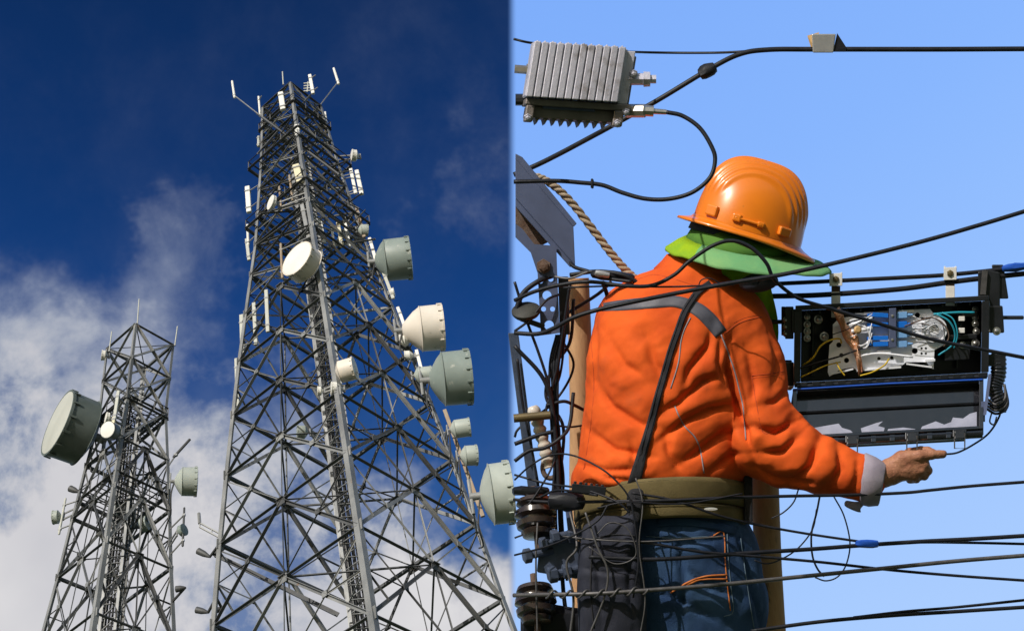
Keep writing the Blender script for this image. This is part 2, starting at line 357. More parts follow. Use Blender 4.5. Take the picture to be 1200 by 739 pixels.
def lattice(T, name, levels, xlev, leg_w, dia_w, sec_w, label, group):
    root = thing(name, T.c(-ZC), label, 'lattice tower', group)
    hs = levels
    for i in range(4):
        mb = MB()
        for a, b in zip(hs[:-1], hs[1:]):
            w = leg_w*(.62+.38*min(1, (hs[0]-a)/(hs[0]-45)))
            inn = (T.c(a)-T.k(a, i)); inn.z = 0; inn.normalize()
            s_ = Matrix.Rotation(rad(45), 3, 'Z') @ inn
            mb.angle(T.k(a, i), T.k(b, i), w, s_)
            g_ = T.k(b, i); mb.box(g_, s_*w*.75, Vector((0, 0, w*1.0)), s_.cross(Vector((0, 0, 1)))*w*.08)
        mb.build('leg', 'steel', root)
    for n, (a, b) in enumerate(zip(hs[:-1], hs[1:])):
        x = a > xlev
        ring = MB()
        for i in range(4):
            p, q = T.k(a, i), T.k(a, (i+1) % 4)
            ring.angle(p, q, dia_w*1.05)
            if not x:
                m_, m2 = (p+q)/2, (T.k(a, (i+1) % 4)+T.k(a, (i+2) % 4))/2
                ring.angle(m_, m2, sec_w*1.2)
                ring.box(m_, (q-p).normalized()*dia_w*1.3, Vector((0, 0, dia_w*.12)), (q-p).normalized().cross(Vector((0, 0, 1)))*dia_w*1.3)
            elif n % 2 == 0 and i < 2: ring.angle(p, T.k(a, (i+2) % 4), sec_w)
        ring.build('horizontal_frame', 'steel_mid', root)
        dia0 = dia_w*(.6 if a > 88 else .78) if (x and T is BIG) else dia_w
        for i in range(4):
            mb = MB(); j = (i+1) % 4
            p, q, u, v = T.k(a, i), T.k(a, j), T.k(b, i), T.k(b, j)
            nrm = (p+q)/2-T.c(a); nrm.z = 0
            if x:
                mb.angle(p, v, dia0, nrm); mb.angle(q+nrm.normalized()*.06, u+nrm.normalized()*.06, dia0, nrm)
                mm = (p+q+u+v)/4
                if T is SML: mb.build('bracing', 'steel', root); continue
                mb.angle((p+u)/2, (q+v)/2, sec_w, nrm)
                mb.angle((p*.75+v*.25), (p+u)/2, sec_w, nrm); mb.angle((q*.75+u*.25), (q+v)/2, sec_w, nrm)
            else:
                m_ = (p+q)/2; e_ = (q-p).normalized(); nn_ = nrm.normalized()
                mb.box(m_-Vector((0, 0, dia_w*.9))+nn_*.1, e_*dia_w*1.7, Vector((0, 0, dia_w*1.3)), nn_*.02)
                for cc_ in ((m_+u)/2, (m_+v)/2): mb.box(cc_+nn_*.1, e_*dia_w*.9, Vector((0, 0, dia_w*.9)), nn_*.02)
                mb.angle(m_, u, dia_w*1.1, nrm); mb.angle(m_, v, dia_w*1.1, nrm)
                for s0, (A, B) in ((u, (p, u)), (v, (q, v))):
                    d5 = (m_+s0)/2; lm = (A+B)/2
                    mb.angle(d5, lm, sec_w, nrm)
                    mb.angle(d5, A*.92+B*.08, sec_w, nrm)
                    mb.angle(lm, s0*.5+m_*.5 + (s0-m_)*.25, sec_w, nrm)
                    # stays running inwards to the lower ring
                mb.angle((m_+u)/2, (u+v)/2, sec_w, nrm); mb.angle((m_+v)/2, (u+v)/2, sec_w, nrm)
                mb.angle(m_, (u+v)/2, sec_w*.9, nrm)
            mb.build('bracing', 'steel' if (i+n) % 2 else 'steel_mid', root)
    # central cable ladder
    mb = MB(); cb = MB(); w = .75 if T is BIG else .5
    top = hs[0]-(9 if T is BIG else 4)
    bot, tp = T.c(-ZC), T.c(top)
    lw = Vector((math.cos(T.psi), math.sin(T.psi), 0))*w; dn = Vector((-math.sin(T.psi), math.cos(T.psi), 0))*w
    for sx in (-1, 1):
        for sy in (-1, 1): mb.angle(bot+lw*sx+dn*sy, tp+lw*sx+dn*sy, .2)
    z = 0; L = (tp-bot).length; st = 1.1
    while z < L:
        o = bot.lerp(tp, z/L); o2 = bot.lerp(tp, min(1, (z+st)/L))
        for sy in (-1, 1): mb.angle(o-lw+dn*sy, o+lw+dn*sy, .1)
        for sx in (-1, 1): mb.angle(o-dn+lw*sx, o+dn+lw*sx, .1)
        mb.angle(o-lw-dn, o2+lw-dn, .09); z += st
    mb.build('cable_ladder', 'steel', root)
    for k in range(9):
        f_ = -0.8+1.6*k/8; off = lw*f_+dn*(.55 if k % 2 else -.15)
        cb.tube([bot+off, tp.lerp(bot, .05*k/3)+off], .07, 5)
    cb.build('feeder_cables', 'cable_far', root)
    for i in range(4):
        p = T.k(-ZC, i); ft = MB(); ft.box(p+Vector((0, 0, .3)), (1.2, 0, 0), (0, 1.2, 0), (0, 0, .34)); ft.build('footing', 'concrete', root, bevel=.05)
    return root
big = lattice(BIG, 'lattice_tower', [102.7, 100, 97, 93.7, 90.2, 86.6, 82.8, 79, 74.4, 69.2, 63.8, 58.2, 52.4, 46.2, 39.5, 31, 21, 10.5, -1.6], 76, .42, .22, .10,
              'tall tapering steel lattice tower crowded with drum dishes', 'steel lattice towers')
sml = lattice(SML, 'lattice_tower', [76, 72.3, 68.5, 63.8, 59, 54, 48, 40.5, 32, 22, 11, -1.6], 67, .34, .19, .085,
              'shorter steel lattice tower with one big tilted dish', 'steel lattice towers')
def platform(T, root, h, over, m='steel_dark'):
    mb = MB(); c = [T.k(h, i)+(T.k(h, i)-T.c(h))*over for i in range(4)]
    for i in range(4):
        p, q = c[i], c[(i+1) % 4]; mb.angle(p, q, .22); mb.angle(p+Vector((0, 0, 1.05)), q+Vector((0, 0, 1.05)), .08)
        for t in (0, .33, .66): mb.angle(p.lerp(q, t), p.lerp(q, t)+Vector((0, 0, 1.05)), .08)
    for t in np.linspace(.1, .9, 9):
        mb.angle(c[0].lerp(c[1], t), c[3].lerp(c[2], t), .10)
    mb.build('work_platform', m, root)
platform(BIG, big, 93.2, .32); platform(BIG, big, 85.0, .22); platform(BIG, big, 99.0, .1); platform(SML, sml, 68.0, .06); platform(SML, sml, 60.5, .0)
# crossed beams and outriggers of the head frame
for (a, b, Y0, Y1, w) in (((302, 180), (364, 111), 67, 67.5, .22), ((301, 133), (396, 204), 67, 66.5, .22), ((384, 197), (408, 188), 69, 68, .16), ((392, 203), (412, 200), 69, 68, .14), ((300, 288), (352, 250), 66, 65.5, .22), ((306, 250), (360, 246), 66, 66, .18),
                          ((398, 245), (424, 226), 69, 69, .16), ((404, 236), (420, 244), 69, 69, .18), ((410, 285), (440, 280), 69, 69, .2), ((400, 275), (428, 246), 69, 69, .14), ((384, 170), (396, 176), 69, 69, .14)):
    mb = MB(); mb.angle(at(*a, Y0), at(*b, Y1), w); mb.build('outrigger', 'steel_mid', big)
# ---- dishes
def hor(az, el=0): return Vector((math.cos(rad(az))*math.cos(rad(el)), math.sin(rad(az))*math.cos(rad(el)), math.sin(rad(el))))
def dish(T, px, py, dy, az, rp, lp, body, face, label, group='microwave dishes on the towers', cone=.5, el=0, back='same', link=True, nrm=None):
    c = at(px, py, 70+dy); k = depth(c)/FPX; r = rp*k; L = lp*k; a = hor(az, el)
    if nrm: a = (R*nrm[0]+U*nrm[1]-pdir(px, py)*nrm[2]).normalized()
    root = thing('drum_dish', c, label, 'dish antenna', group)
    b = body
    mb = MB(); mb.lathe(c, a, [(-L, r*.93), (-L, r*.97), (-L*.98, r*.985), (-.06*r, r), (-.06*r, r*1.035), (0.02*r, r*1.035), (.02*r, r*.98), (-.01*r, r*.97)], 40)
    x, y = frame(a)
    for q in range(14):
        an = 2*math.pi*q/14; d_ = x*math.cos(an)+y*math.sin(an)
        mb.box(c-a*r*.10+d_*r*1.03, a*r*.10, d_*r*.025, a.cross(d_)*r*.03)
    mb.build('shroud', b, root, smooth=35)
    mb = MB(); mb.lathe(c+a*r*.022, a, [(-.01*r, r*.975), (0, r*.97), (.03*r, r*.6), (.045*r, r*.02)], 40); mb.build('radome', face, root, smooth=50)
    mb = MB(); cl_ = cone*r
    mb.lathe(c-a*(L+cl_), a, [(0, r*.16), (0.02*r, r*.26), (cl_*.30, r*.50), (cl_*.65, r*.78), (cl_*.93, r*.93), (cl_, r*1.02), (cl_*1.04, r*.93)], 40)
    mb.build('reflector_back', b, root, smooth=35)
    hub = c-a*(L+cl_); mb = MB(); mb.tube([hub+a*.1*r, hub-a*.35*r], r*.13, 10)
    if link:
        lg = T.nearest(hub); e = hub-a*.3*r
        mb.tube([e+Vector((0, 0, r*.7)), e-Vector((0, 0, r*.7))], max(.07, r*.06), 8)
        if (lg-e).length < 14:
            mb.tube([e+Vector((0, 0, r*.5)), lg+Vector((0, 0, r*.5))], .07, 6); mb.tube([e-Vector((0, 0, r*.5)), lg-Vector((0, 0, r*.5))], .07, 6)
    mb.build('mounting_pole', 'steel', root, smooth=40)
    if link and rp > 9:
        lg = T.nearest(hub)+Vector((0, 0, -2.2)); mb = MB(); mb.tube(spline([hub, hub+Vector((0, 0, -r*1.1))-a*.2*r, (hub+lg)/2+Vector((0, 0, -r*.9)), lg], 5), .06, 6); mb.build('feeder_cable', 'cable_far', root)
    return root
dish(BIG, 481, 302, 0, 8, 25, 29, 'green_far', 'white_far', 'grey-green drum dish, highest of the big drums on the tall tower')
dish(BIG, 519, 383, 0, 10, 27, 26, 'cream_far', 'white_far', 'cream white drum dish with stained underside on the tall tower', cone=.8)
dish(BIG, 551, 441, 0, 10, 32, 32, 'green_far', 'white_far', 'large grey-green drum dish right below the cream drum')
dish(BIG, 506, 438, 0, 10, 9.5, 16, 'green_lite', 'green_lite', 'small pale green drum tucked behind the large grey-green drum')
dish(BIG, 551, 500, 0, 6, 11, 18, 'green_lite', 'white_far', 'small pale green drum, upper of two above the cropped drum')
dish(BIG, 559, 533, 0, 14, 12, 14, 'green_lite', 'white_far', 'small pale green drum, lower of two above the lowest drum')
dish(BIG, 599, 576, -1, 8, 36, 24, 'green_lite', 'white_far', 'huge pale drum dish at the lower edge of the tall tower', cone=.35)
dish(BIG, 348, 303, -8, 215, 23, 17, 'cream_far', 'white_far', 'round white dish facing out from the front of the tall tower', nrm=(-.66, .5, .55))
dish(BIG, 416, 431, -8, 355, 13.5, 18, 'cream_far', 'white_far', 'small white drum on the front leg of the tall tower', cone=.4)
dish(BIG, 317, 237, -5, 222, 9, 3, 'white_far', 'white_far', 'little white dish near the top left of the tall tower')
dish(BIG, 431, 270, 0, 20, 7, 8, 'green_lite', 'white_far', 'tiny pale drum above the highest big drum')
dish(BIG, 348, 506, 3, 200, 8, 9, 'green_lite', 'green_lite', 'tiny greenish drum inside the lattice of the tall tower')
dish(BIG, 468, 400, 0, 190, 8.5, 6, 'white_far', 'white_far', 'small white dish left of the cream drum', cone=.8)
dish(BIG, 474, 417, 0, 190, 6, 6, 'white_far', 'white_far', 'very small white dish just under the one beside the cream drum', cone=.8)
dish(BIG, 372, 458, -8, 195, 5.5, 4, 'white_far', 'white_far', 'tiny white dish left end of the pair on the front leg')
dish(BIG, 388, 455, -8, 200, 8, 6, 'white_far', 'white_far', 'white dish beside the small white drum on the front leg', cone=.9)
dish(BIG, 462, 342, 0, 0, 5, 3, 'white_far', 'white_far', 'tiny white dish between the highest drum and the cream drum')
dish(BIG, 371, 244, -3, 190, 5, 4, 'white_far', 'white_far', 'tiny white dish in the middle of the upper tower')
dish(BIG, 412, 182, 0, 205, 7, 5, 'white_far', 'white_far', 'small white dish on an outrigger arm near the tower top')
dish(BIG, 443, 395, 5, 200, 4, 4, 'white_far', 'white_far', 'tiny dish deep in the lattice left of the cream drum', link=False)
dish(BIG, 381, 248, -1, 20, 4, 3, 'white_far', 'white_far', 'tiny dish right of its twin in the middle of the upper tower', link=False)
dish(SML, 68, 495, -2, 196, 40, 34, 'dark_shroud', 'grey_radome', 'very large drum dish with pale grey face on the shorter tower', cone=.3, nrm=(-.79, .30, .42))
dish(SML, 126, 503, -4, 215, 10, 12, 'dark_shroud', 'white_far', 'small round dish with pale face next to the very large dish', nrm=(-.5, .2, .75))
dish(SML, 124, 489, -3, 215, 6.5, 3, 'white_far', 'white_far', 'tiny white dish just above the small round dish')
dish(SML, 119, 416, 0, 205, 6, 4, 'white_far', 'white_far', 'tiny white dish near the top of the shorter tower')
dish(SML, 231, 564, 0, 20, 17, 17, 'green_lite', 'cream_far', 'pale green drum dish pointing away on the shorter tower', cone=.5)
dish(SML, 62, 606, 0, 190, 8, 6, 'green_lite', 'white_far', 'small pale dish low on the outer side of the shorter tower', cone=.5)
dish(SML, 216, 620, 0, 340, 7, 5, 'green_far', 'green_far', 'small grey dish low beside the shorter tower leg')
dish(SML, 174, 612, 2, 350, 9, 8, 'green_lite', 'green_lite', 'small drum behind the cables of the shorter tower')
dish(SML, 133, 600, 1, 200, 13, 14, 'green_far', 'grey_radome', 'dull drum half hidden inside the shorter tower')

# ---- panel and stick antennas (start px, end px, width px, material, y offset, shape, label)
def stick(T, a, b, w, m, dy, label, flat=True, group='panel and rod antennas', arm=None):
    p, q = at(a[0], a[1], 70+dy), at(b[0], b[1], 70+dy)
    base = q if p.z > q.z else p; topp = p if p.z > q.z else q
    up = Vector((T.lx, T.ly, 1)).normalized(); L = (topp-base).length
    k = depth(base)/FPX; hw = w*k/2
    topp = base+(topp-base)
    root = thing('panel_antenna' if flat else 'rod_antenna', base, label, 'antenna', group)
    mb = MB(); d = (topp-base).normalized(); x, y = frame(d); lowb = w < 2
    if flat: mb.box((base+topp)/2, x*hw*.7, y*hw, d*L/2); mb.build('antenna_body', m, root, bevel=hw*.3)
    else: mb.tube([base, base+d*L*.02, topp-d*L*.02, topp], [hw*.5, hw, hw*.9, hw*.4], 8); mb.build('antenna_body', m, root, smooth=40)
    for t in ((.0,) if lowb else (.15, .8)):
        mb = MB(); s = base.lerp(topp, t); lg = T.nearest(s)
        if arm: lg = at(arm[0], arm[1], 70+dy)
        if ((lg-s).length < 5 or arm) and not lowb: mb.tube([s, lg+((Vector((0, 0, (s-base).length*.3))) if arm and t > .5 else Vector((0, 0, 0)))], .06, 5)
        mb.box(s, x*hw*.9, y*hw*1.15, d*.08)
        mb.build('bracket', 'steel', root)
        if arm: break
ST = [
 (BIG, (272, 95), (275, 115), 3, 'white_far', 0, 'thin white rod at the far end of the long upper outrigger', (303, 134)),
 (BIG, (391, 80), (397, 99), 3.2, 'white_far', 0, 'white rod tilted outward above the top right of the tower', (373, 126)),
 (BIG, (303, 113), (305, 137), 2.8, 'white_far', -1, 'slim white panel at the left corner of the tower head', None),
 (BIG, (363, 88), (367, 110), 4, 'white_far', 0, 'white panel beside small dipoles on the tower head', None),
 (BIG, (329, 109), (332, 129), 6.5, 'white_far', -3.4, 'broad white panel on the front corner of the tower head', None),
 (BIG, (380, 132), (383, 156), 4.5, 'white_far', 0, 'white panel hung outside the right side of the tower head', None),
 (BIG, (374, 137), (377, 155), 2.5, 'steel', 0, 'thin grey pole beside the panel on the right of the tower head', None),
 (BIG, (303, 160), (303, 172), 3.5, 'grey_radome', -1, 'stubby grey panel on the left side below the tower head', None),
 (BIG, (348, 147), (349, 159), 6, 'white_far', -4, 'short white panel below the broad one on the front corner', None),
 (BIG, (347, 194), (352, 214), 8.5, 'yellow_far', -5, 'thick cream panel on the front of the upper tower', None),
 (BIG, (290, 219), (292, 249), 6, 'white_far', -1, 'tall white panel sticking out left of the tower waist', None),
 (BIG, (290, 263), (291, 288), 3.5, 'white_far', -1, 'slim white rod under the tall panel on the left', None),
 (BIG, (411, 198), (417, 227), 4, 'white_far', 0, 'inner white panel of the tilted pair at upper right', None),
 (BIG, (418, 200), (424, 228), 5, 'white_far', 0, 'outer white panel of the tilted pair at upper right', None),
 (BIG, (327, 217), (330, 248), 3, 'rusty', -2, 'rust brown pole right of the little upper left dish', None),
 (BIG, (339, 205), (343, 235), 3, 'rusty', -4, 'brown stained pole near the thick cream panel', None),
 (BIG, (354, 240), (362, 280), 5, 'steel', -5, 'long grey tube on the front corner above the round white dish', None),
 (BIG, (375, 258), (380, 285), 4.5, 'white_far', -4, 'white tube right of the round white dish', None),
 (BIG, (396, 261), (401, 289), 4.5, 'yellow_far', -2, 'yellowed tube in the middle of the upper right face', None),
 (BIG, (388, 262), (392, 290), 3, 'white_far', -2, 'thin pale tube left of the yellowed tube', None),
 (BIG, (403, 254), (410, 290), 4, 'white_far', -1, 'pale tube right of the yellowed tube', None),
 (BIG, (418, 244), (427, 278), 4, 'rusty', 0, 'brownish pole carrying the tiny pale drum', None),
 (BIG, (433, 279), (442, 310), 4, 'white_far', 0, 'slanted white tube just left of the highest big drum', None),
 (BIG, (283, 369), (284.5, 419), 5, 'grey_radome', -1, 'outermost of the three upper tubes on the left face', None),
 (BIG, (297.5, 355), (300, 404), 4.5, 'grey_radome', -2.5, 'middle of the three upper tubes on the left face', None),
 (BIG, (312, 340), (314, 389), 4.5, 'grey_radome', -4, 'innermost of the three upper tubes on the left face', None),
 (BIG, (277, 420), (278.5, 476), 4.5, 'grey_radome', -1, 'long grey tube low on the left leg of the tall tower', None),
 (BIG, (289, 280), (292, 305), 4, 'grey_radome', -1, 'short tube on the left leg above the three tubes', None),
 (BIG, (329, 285), (331, 326), 3.5, 'rusty', -5, 'brown pole left of the round white dish', None),
 (BIG, (449, 318), (461, 350), 4, 'grey_radome', 0, 'slanted tube under the highest big drum', None),
 (BIG, (466, 360), (480, 398), 4, 'white_far', 0, 'slanted white tube up against the cream drum', None),
 (BIG, (488, 410), (497, 445), 4, 'white_far', 0, 'slanted white tube left of the large grey-green drum', None),
 (BIG, (521, 480), (566, 605), 5, 'rusty', 1, 'very long slanted rusty pole behind the two small drums', None),
 (BIG, (414, 420), (419, 440), 2, 'white_far', -8, 'thin rod above the small white drum', None),
 (SML, (139, 458), (134, 492), 4, 'grey_radome', -3, 'grey tube on the front leg of the shorter tower', None),
 (SML, (134, 488), (131, 506), 4, 'yellow_far', -3, 'short cream tube beside the small round dish', None),
 (SML, (216, 594), (214, 640), 3, 'steel_dark', 0, 'dark vertical pole right of the shorter tower', None),
 (SML, (77, 583), (69, 626), 3, 'grey_radome', 0, 'grey pole holding the low outer dish of the shorter tower', None),
 (SML, (223, 514), (203, 536), 3.5, 'steel_dark', 0, 'dark slanting arm on the right of the shorter tower', (198, 545)),
]
for T, a, b, w, m, dy, lab, arm in ST: stick(T, a, b, w, m, dy, lab, w > 3.6, arm=arm)
for T, a, b, lab in ((SML, (163, 350), (161, 379), 'thin whip aerial on the apex of the shorter tower'), (SML, (208, 382), (205, 404), 'thin whip aerial at the right corner of the shorter tower'),
                     (SML, (131, 388), (128, 411), 'thin whip aerial at the left corner of the shorter tower'), (BIG, (331, 84), (332, 99), 'short whip aerial on the apex of the tall tower')):
    stick(T, a, b, 1.6, 'grey_radome', -1, lab, False, 'whip aerials')
# small Yagi dipoles beside the head panel
yb = at(360, 108, 70); yg = thing('dipole_array', yb, 'stack of tiny dipoles beside a white panel on the tower head', 'antenna', 'panel and rod antennas'); mb = MB()
mb.tube([yb, at(361, 96, 70)], .06, 6)
for k in range(4): mb.tube([at(356, 98+3*k, 70), at(366, 97+3*k, 70)], .07, 6)
mb.build('dipoles', 'grey_radome', yg)
# dark floodlights sticking out of the left leg
for i, (a, b, dyy, lab) in enumerate(((((232, 645)), (246, 652), -1, 'dark outer floodlight on the left leg of the tall tower'), ((250, 650), (262, 643), -1, 'dark inner floodlight on the left leg of the tall tower'),
                        ((230, 714), (244, 717), -1, 'dark floodlight at the foot of the left leg'), ((250, 716), (260, 712), -1, 'second dark floodlight at the foot of the left leg'),
                        ((206, 690), (217, 688), 0, 'dark floodlight low on the right of the shorter tower'), ((82, 572), (92, 576), 0, 'dark lamp on the left of the shorter tower'))):
    p, q = at(*a, 70+dyy), at(*b, 70+dyy); k = depth(p)/FPX
    fl = thing('floodlight', q, lab, 'floodlight', 'floodlights on the towers'); mb = MB(); d = (q-p).normalized()
    L = (q-p).length; mb.lathe(p, d, [(0, 3.6*k), (.02, 4*k), (L*.5, 3.6*k), (L*.8, 2.4*k), (L, 1.4*k)], 16); mb.build('housing', 'steel_dark', fl, smooth=40)
    T = BIG if a[0] > 225 else SML; mb = MB(); mb.tube([q, T.nearest(q)], .1, 6); mb.build('arm', 'steel_dark', fl)
fr = at(258, 632, 69); mb = MB()
for dyp in (0, 5): mb.tube([at(234, 612+dyp, 69), at(262, 627+dyp, 69)], .07, 5)
for t in (0, .5, 1): mb.tube([at(234+28*t, 612+15*t, 69), at(234+28*t, 617+15*t, 69)], .05, 5)
mb.tube([at(233, 601, 69), at(234, 613, 69)], .12, 6)
o = mb.build('outrigger_bracket', 'steel', root=fr); tag(o, 'thin ladder-like bracket poking out of the left leg', 'bracket')
# heavy cross beam through the lower bay
p, q = at(252, 650, 69), at(395, 720, 66); mb = MB(); mb.angle(p, q, .3); mb.build('cross_beam', 'steel_dark', big)

# ================================================================== the worker (px space: x, y, dz towards the lens)
def fbm(x, y, z, seed=0, octv=3):
    rng = np.random.default_rng(seed); T_ = rng.random((32, 32, 32))
    o = 0; a = 1.; tot = 0
    for _ in range(octv):
        xi, yi, zi = np.floor(x).astype(int), np.floor(y).astype(int), np.floor(z).astype(int)
        fx, fy, fz = x-xi, y-yi, z-zi
        fx, fy, fz = (t*t*(3-2*t) for t in (fx, fy, fz))
        g = lambda i, j, k: T_[(xi+i) % 32, (yi+j) % 32, (zi+k) % 32]
        c = ((g(0, 0, 0)*(1-fx)+g(1, 0, 0)*fx)*(1-fy)+(g(0, 1, 0)*(1-fx)+g(1, 1, 0)*fx)*fy)*(1-fz)+((g(0, 0, 1)*(1-fx)+g(1, 0, 1)*fx)*(1-fy)+(g(0, 1, 1)*(1-fx)+g(1, 1, 1)*fx)*fy)*fz
        o = o+a*(c-.5)*2; tot += a; a *= .5; x, y, z = x*2.03+5, y*2.03+9, z*2.03+3
    return o/tot
class SDF:
    def __init__(s, lo, hi, vox):
        s.lo = np.array(lo, float); s.v = vox; n = [int((b-a)/vox)+1 for a, b in zip(lo, hi)]
        s.X, s.Y, s.Z = np.meshgrid(*[lo[i]+vox*np.arange(n[i]) for i in range(3)], indexing='ij'); s.d = None
    def join(s, d, k=0):
        if s.d is None: s.d = d
        elif k <= 0: s.d = np.minimum(s.d, d)
        else:
            h = np.clip(.5+.5*(s.d-d)/k, 0, 1); s.d = s.d*(1-h)+d*h-k*h*(1-h)
        return s
    def cap(s, a, b, ra, rb, sz=1.0):
        a, b = np.array(a, float), np.array(b, float); ba = b-a; ba2 = ba.copy(); ba2[2] /= sz
        px, py, pz = s.X-a[0], s.Y-a[1], (s.Z-a[2])/sz
        t = np.clip((px*ba2[0]+py*ba2[1]+pz*ba2[2])/(ba2@ba2+1e-9), 0, 1)
        return np.sqrt((px-ba2[0]*t)**2+(py-ba2[1]*t)**2+(pz-ba2[2]*t)**2)-(ra+(rb-ra)*t)
    def chain(s, pts, k=6, k0=None, sz=1.0):
        for i in range(len(pts)-1):
            s.join(s.cap(pts[i][:3], pts[i+1][:3], pts[i][3], pts[i+1][3], sz), (k0 if (i == 0 and k0 is not None) else k))
        return s
    def ell(s, c, r, rot=0):
        x, y, z = s.X-c[0], s.Y-c[1], s.Z-c[2]
        if rot: ca, sa = math.cos(rad(rot)), math.sin(rad(rot)); x, y = x*ca+y*sa, -x*sa+y*ca
        q = np.sqrt((x/r[0])**2+(y/r[1])**2+(z/r[2])**2); return (q-1)*min(r)
    def column(s, rows, n=2.3):
        rows = np.array(rows, float); Y = s.Y
        xl = np.interp(Y, rows[:, 0], rows[:, 1]); xr = np.interp(Y, rows[:, 0], rows[:, 2]); zc = np.interp(Y, rows[:, 0], rows[:, 3]); t = np.interp(Y, rows[:, 0], rows[:, 4])
        cx, w = (xl+xr)/2, (xr-xl)/2
        q = (np.abs((s.X-cx)/w)**n+np.abs((s.Z-zc)/t)**n)**(1/n)
        d = (q-1)*np.minimum(w, t)
        return np.maximum(d, np.maximum(rows[0, 0]-Y, Y-rows[-1, 0]))
    def mesh(s):
        g_ = vdb.FloatGrid(); g_.copyFromArray(np.clip(s.d, -4*s.v, 4*s.v).astype(np.float32))
        p, t, q = g_.convertToPolygons(isovalue=0.0, adaptivity=0.0)
        return p*s.v+s.lo, q
def relax(v, q, it=2):
    e = np.concatenate([q[:, [0, 1]], q[:, [1, 2]], q[:, [2, 3]], q[:, [3, 0]]])
    for _ in range(it):
        a = np.zeros_like(v); c = np.zeros(len(v))
        for i, j in ((0, 1), (1, 0)):
            np.add.at(a, e[:, i], v[e[:, j]]); np.add.at(c, e[:, i], 1)
        v = v*.5+.5*a/np.maximum(c, 1)[:, None]
    return v
def vnorm(v, q):
    n = np.cross(v[q[:, 2]]-v[q[:, 0]], v[q[:, 3]]-v[q[:, 1]]); o = np.zeros_like(v)
    for k in range(4): np.add.at(o, q[:, k], n)
    o /= np.maximum(np.linalg.norm(o, axis=1), 1e-9)[:, None]
    c = v.mean(0)
    if ((v-c)*o).sum() < 0: o = -o
    return o
def segdist(x, y, pl):
    best = np.full(x.shape, 1e9); sd = np.zeros(x.shape)
    for (ax, ay), (bx, by) in zip(pl[:-1], pl[1:]):
        ux, uy = bx-ax, by-ay; L2 = ux*ux+uy*uy; t = np.clip(((x-ax)*ux+(y-ay)*uy)/L2, 0, 1)
        dx, dy_ = x-ax-ux*t, y-ay-uy*t; d = np.hypot(dx, dy_); s_ = np.sign(ux*dy_-uy*dx)
        m_ = d < best; best = np.where(m_, d, best); sd = np.where(m_, s_, sd)
    return best, sd
def folds(v, n, fl):
    d = np.zeros(len(v)); near = np.clip(n[:, 2]*1.6+.35, 0, 1)
    for pl, amp, w in fl:
        # taper to the ends
        b, s_ = segdist(v[:, 0], v[:, 1], pl); L = math.dist(pl[0], pl[-1])
        e = np.minimum(np.hypot(v[:, 0]-pl[0][0], v[:, 1]-pl[0][1]), np.hypot(v[:, 0]-pl[-1][0], v[:, 1]-pl[-1][1])); tp = np.clip(e/(L*.3), .25, 1)
        x = b*s_/w
        d += 1.2*amp*tp*(.55*np.exp(-(np.maximum(x, .0)-.9)**2*.55)*(x > -.2)*np.clip((x+.2)*2.5, 0, 1)+.3*np.exp(-(x+1.6)**2*.5)-.95*np.exp(-(x+.15)**2*5.5))
    return v+n*(d*near)[:, None]
def pxmesh(v, q, name, m, parent, smooth=180):
    mb = MB(); mb.v = [Vector(p) for p in v.tolist()]; mb.f = [tuple(f) for f in q.tolist()]
    return mb.build(name, m, parent, px=True, smooth=smooth)
def bvh(*meshes):
    V, Q = [], []
    for v, q in meshes:
        o = len(V); V += v.tolist(); Q += (q+o).tolist()
    return BVHTree.FromPolygons(V, Q)
def hit(tree, x, y, lift=1.0, default=0.):
    h = tree.ray_cast(Vector((x, y, 600)), Vector((0, 0, -1)))
    return Vector((x, y, (h[0].z if h[0] is not None else default)+lift))

PO = P(780, 1060, 0)
# ---- jacket
J = SDF((650, 298, -235), (1050, 592, 110), 2.4)
rows = [(303, 792, 826, -4, 30), (308, 780, 834, -4, 40), (314, 768, 842, -3, 48), (322, 749, 850, -2, 56), (330, 737, 858, 0, 62), (341, 724, 871, 0, 68), (354, 713, 884, 0, 75), (373, 702, 893, 0, 82), (391, 695, 895, 0, 86), (423, 688, 889, 0, 88),
        (460, 687, 882, 0, 88), (490, 684, 879, 0, 87), (520, 680, 877, 0, 87), (540, 677, 877, 0, 89), (556, 671, 876, 0, 90), (566, 669, 872, 0, 86), (575, 672, 868, 0, 80)]
J.join(J.column(rows, 2.25))
J.chain([(857, 378, 5, 38), (880, 430, 22, 37), (893, 490, 38, 34)], 16, 30, 1.0)
J.chain([(893, 490, 38, 34), (898, 522, 42, 37), (930, 533, 42, 35), (968, 547, 47, 31), (1013, 561, 51, 26.5)], 10)
J.join(J.cap((925, 498, 40), (915, 545, 42), 16, 18), 14)
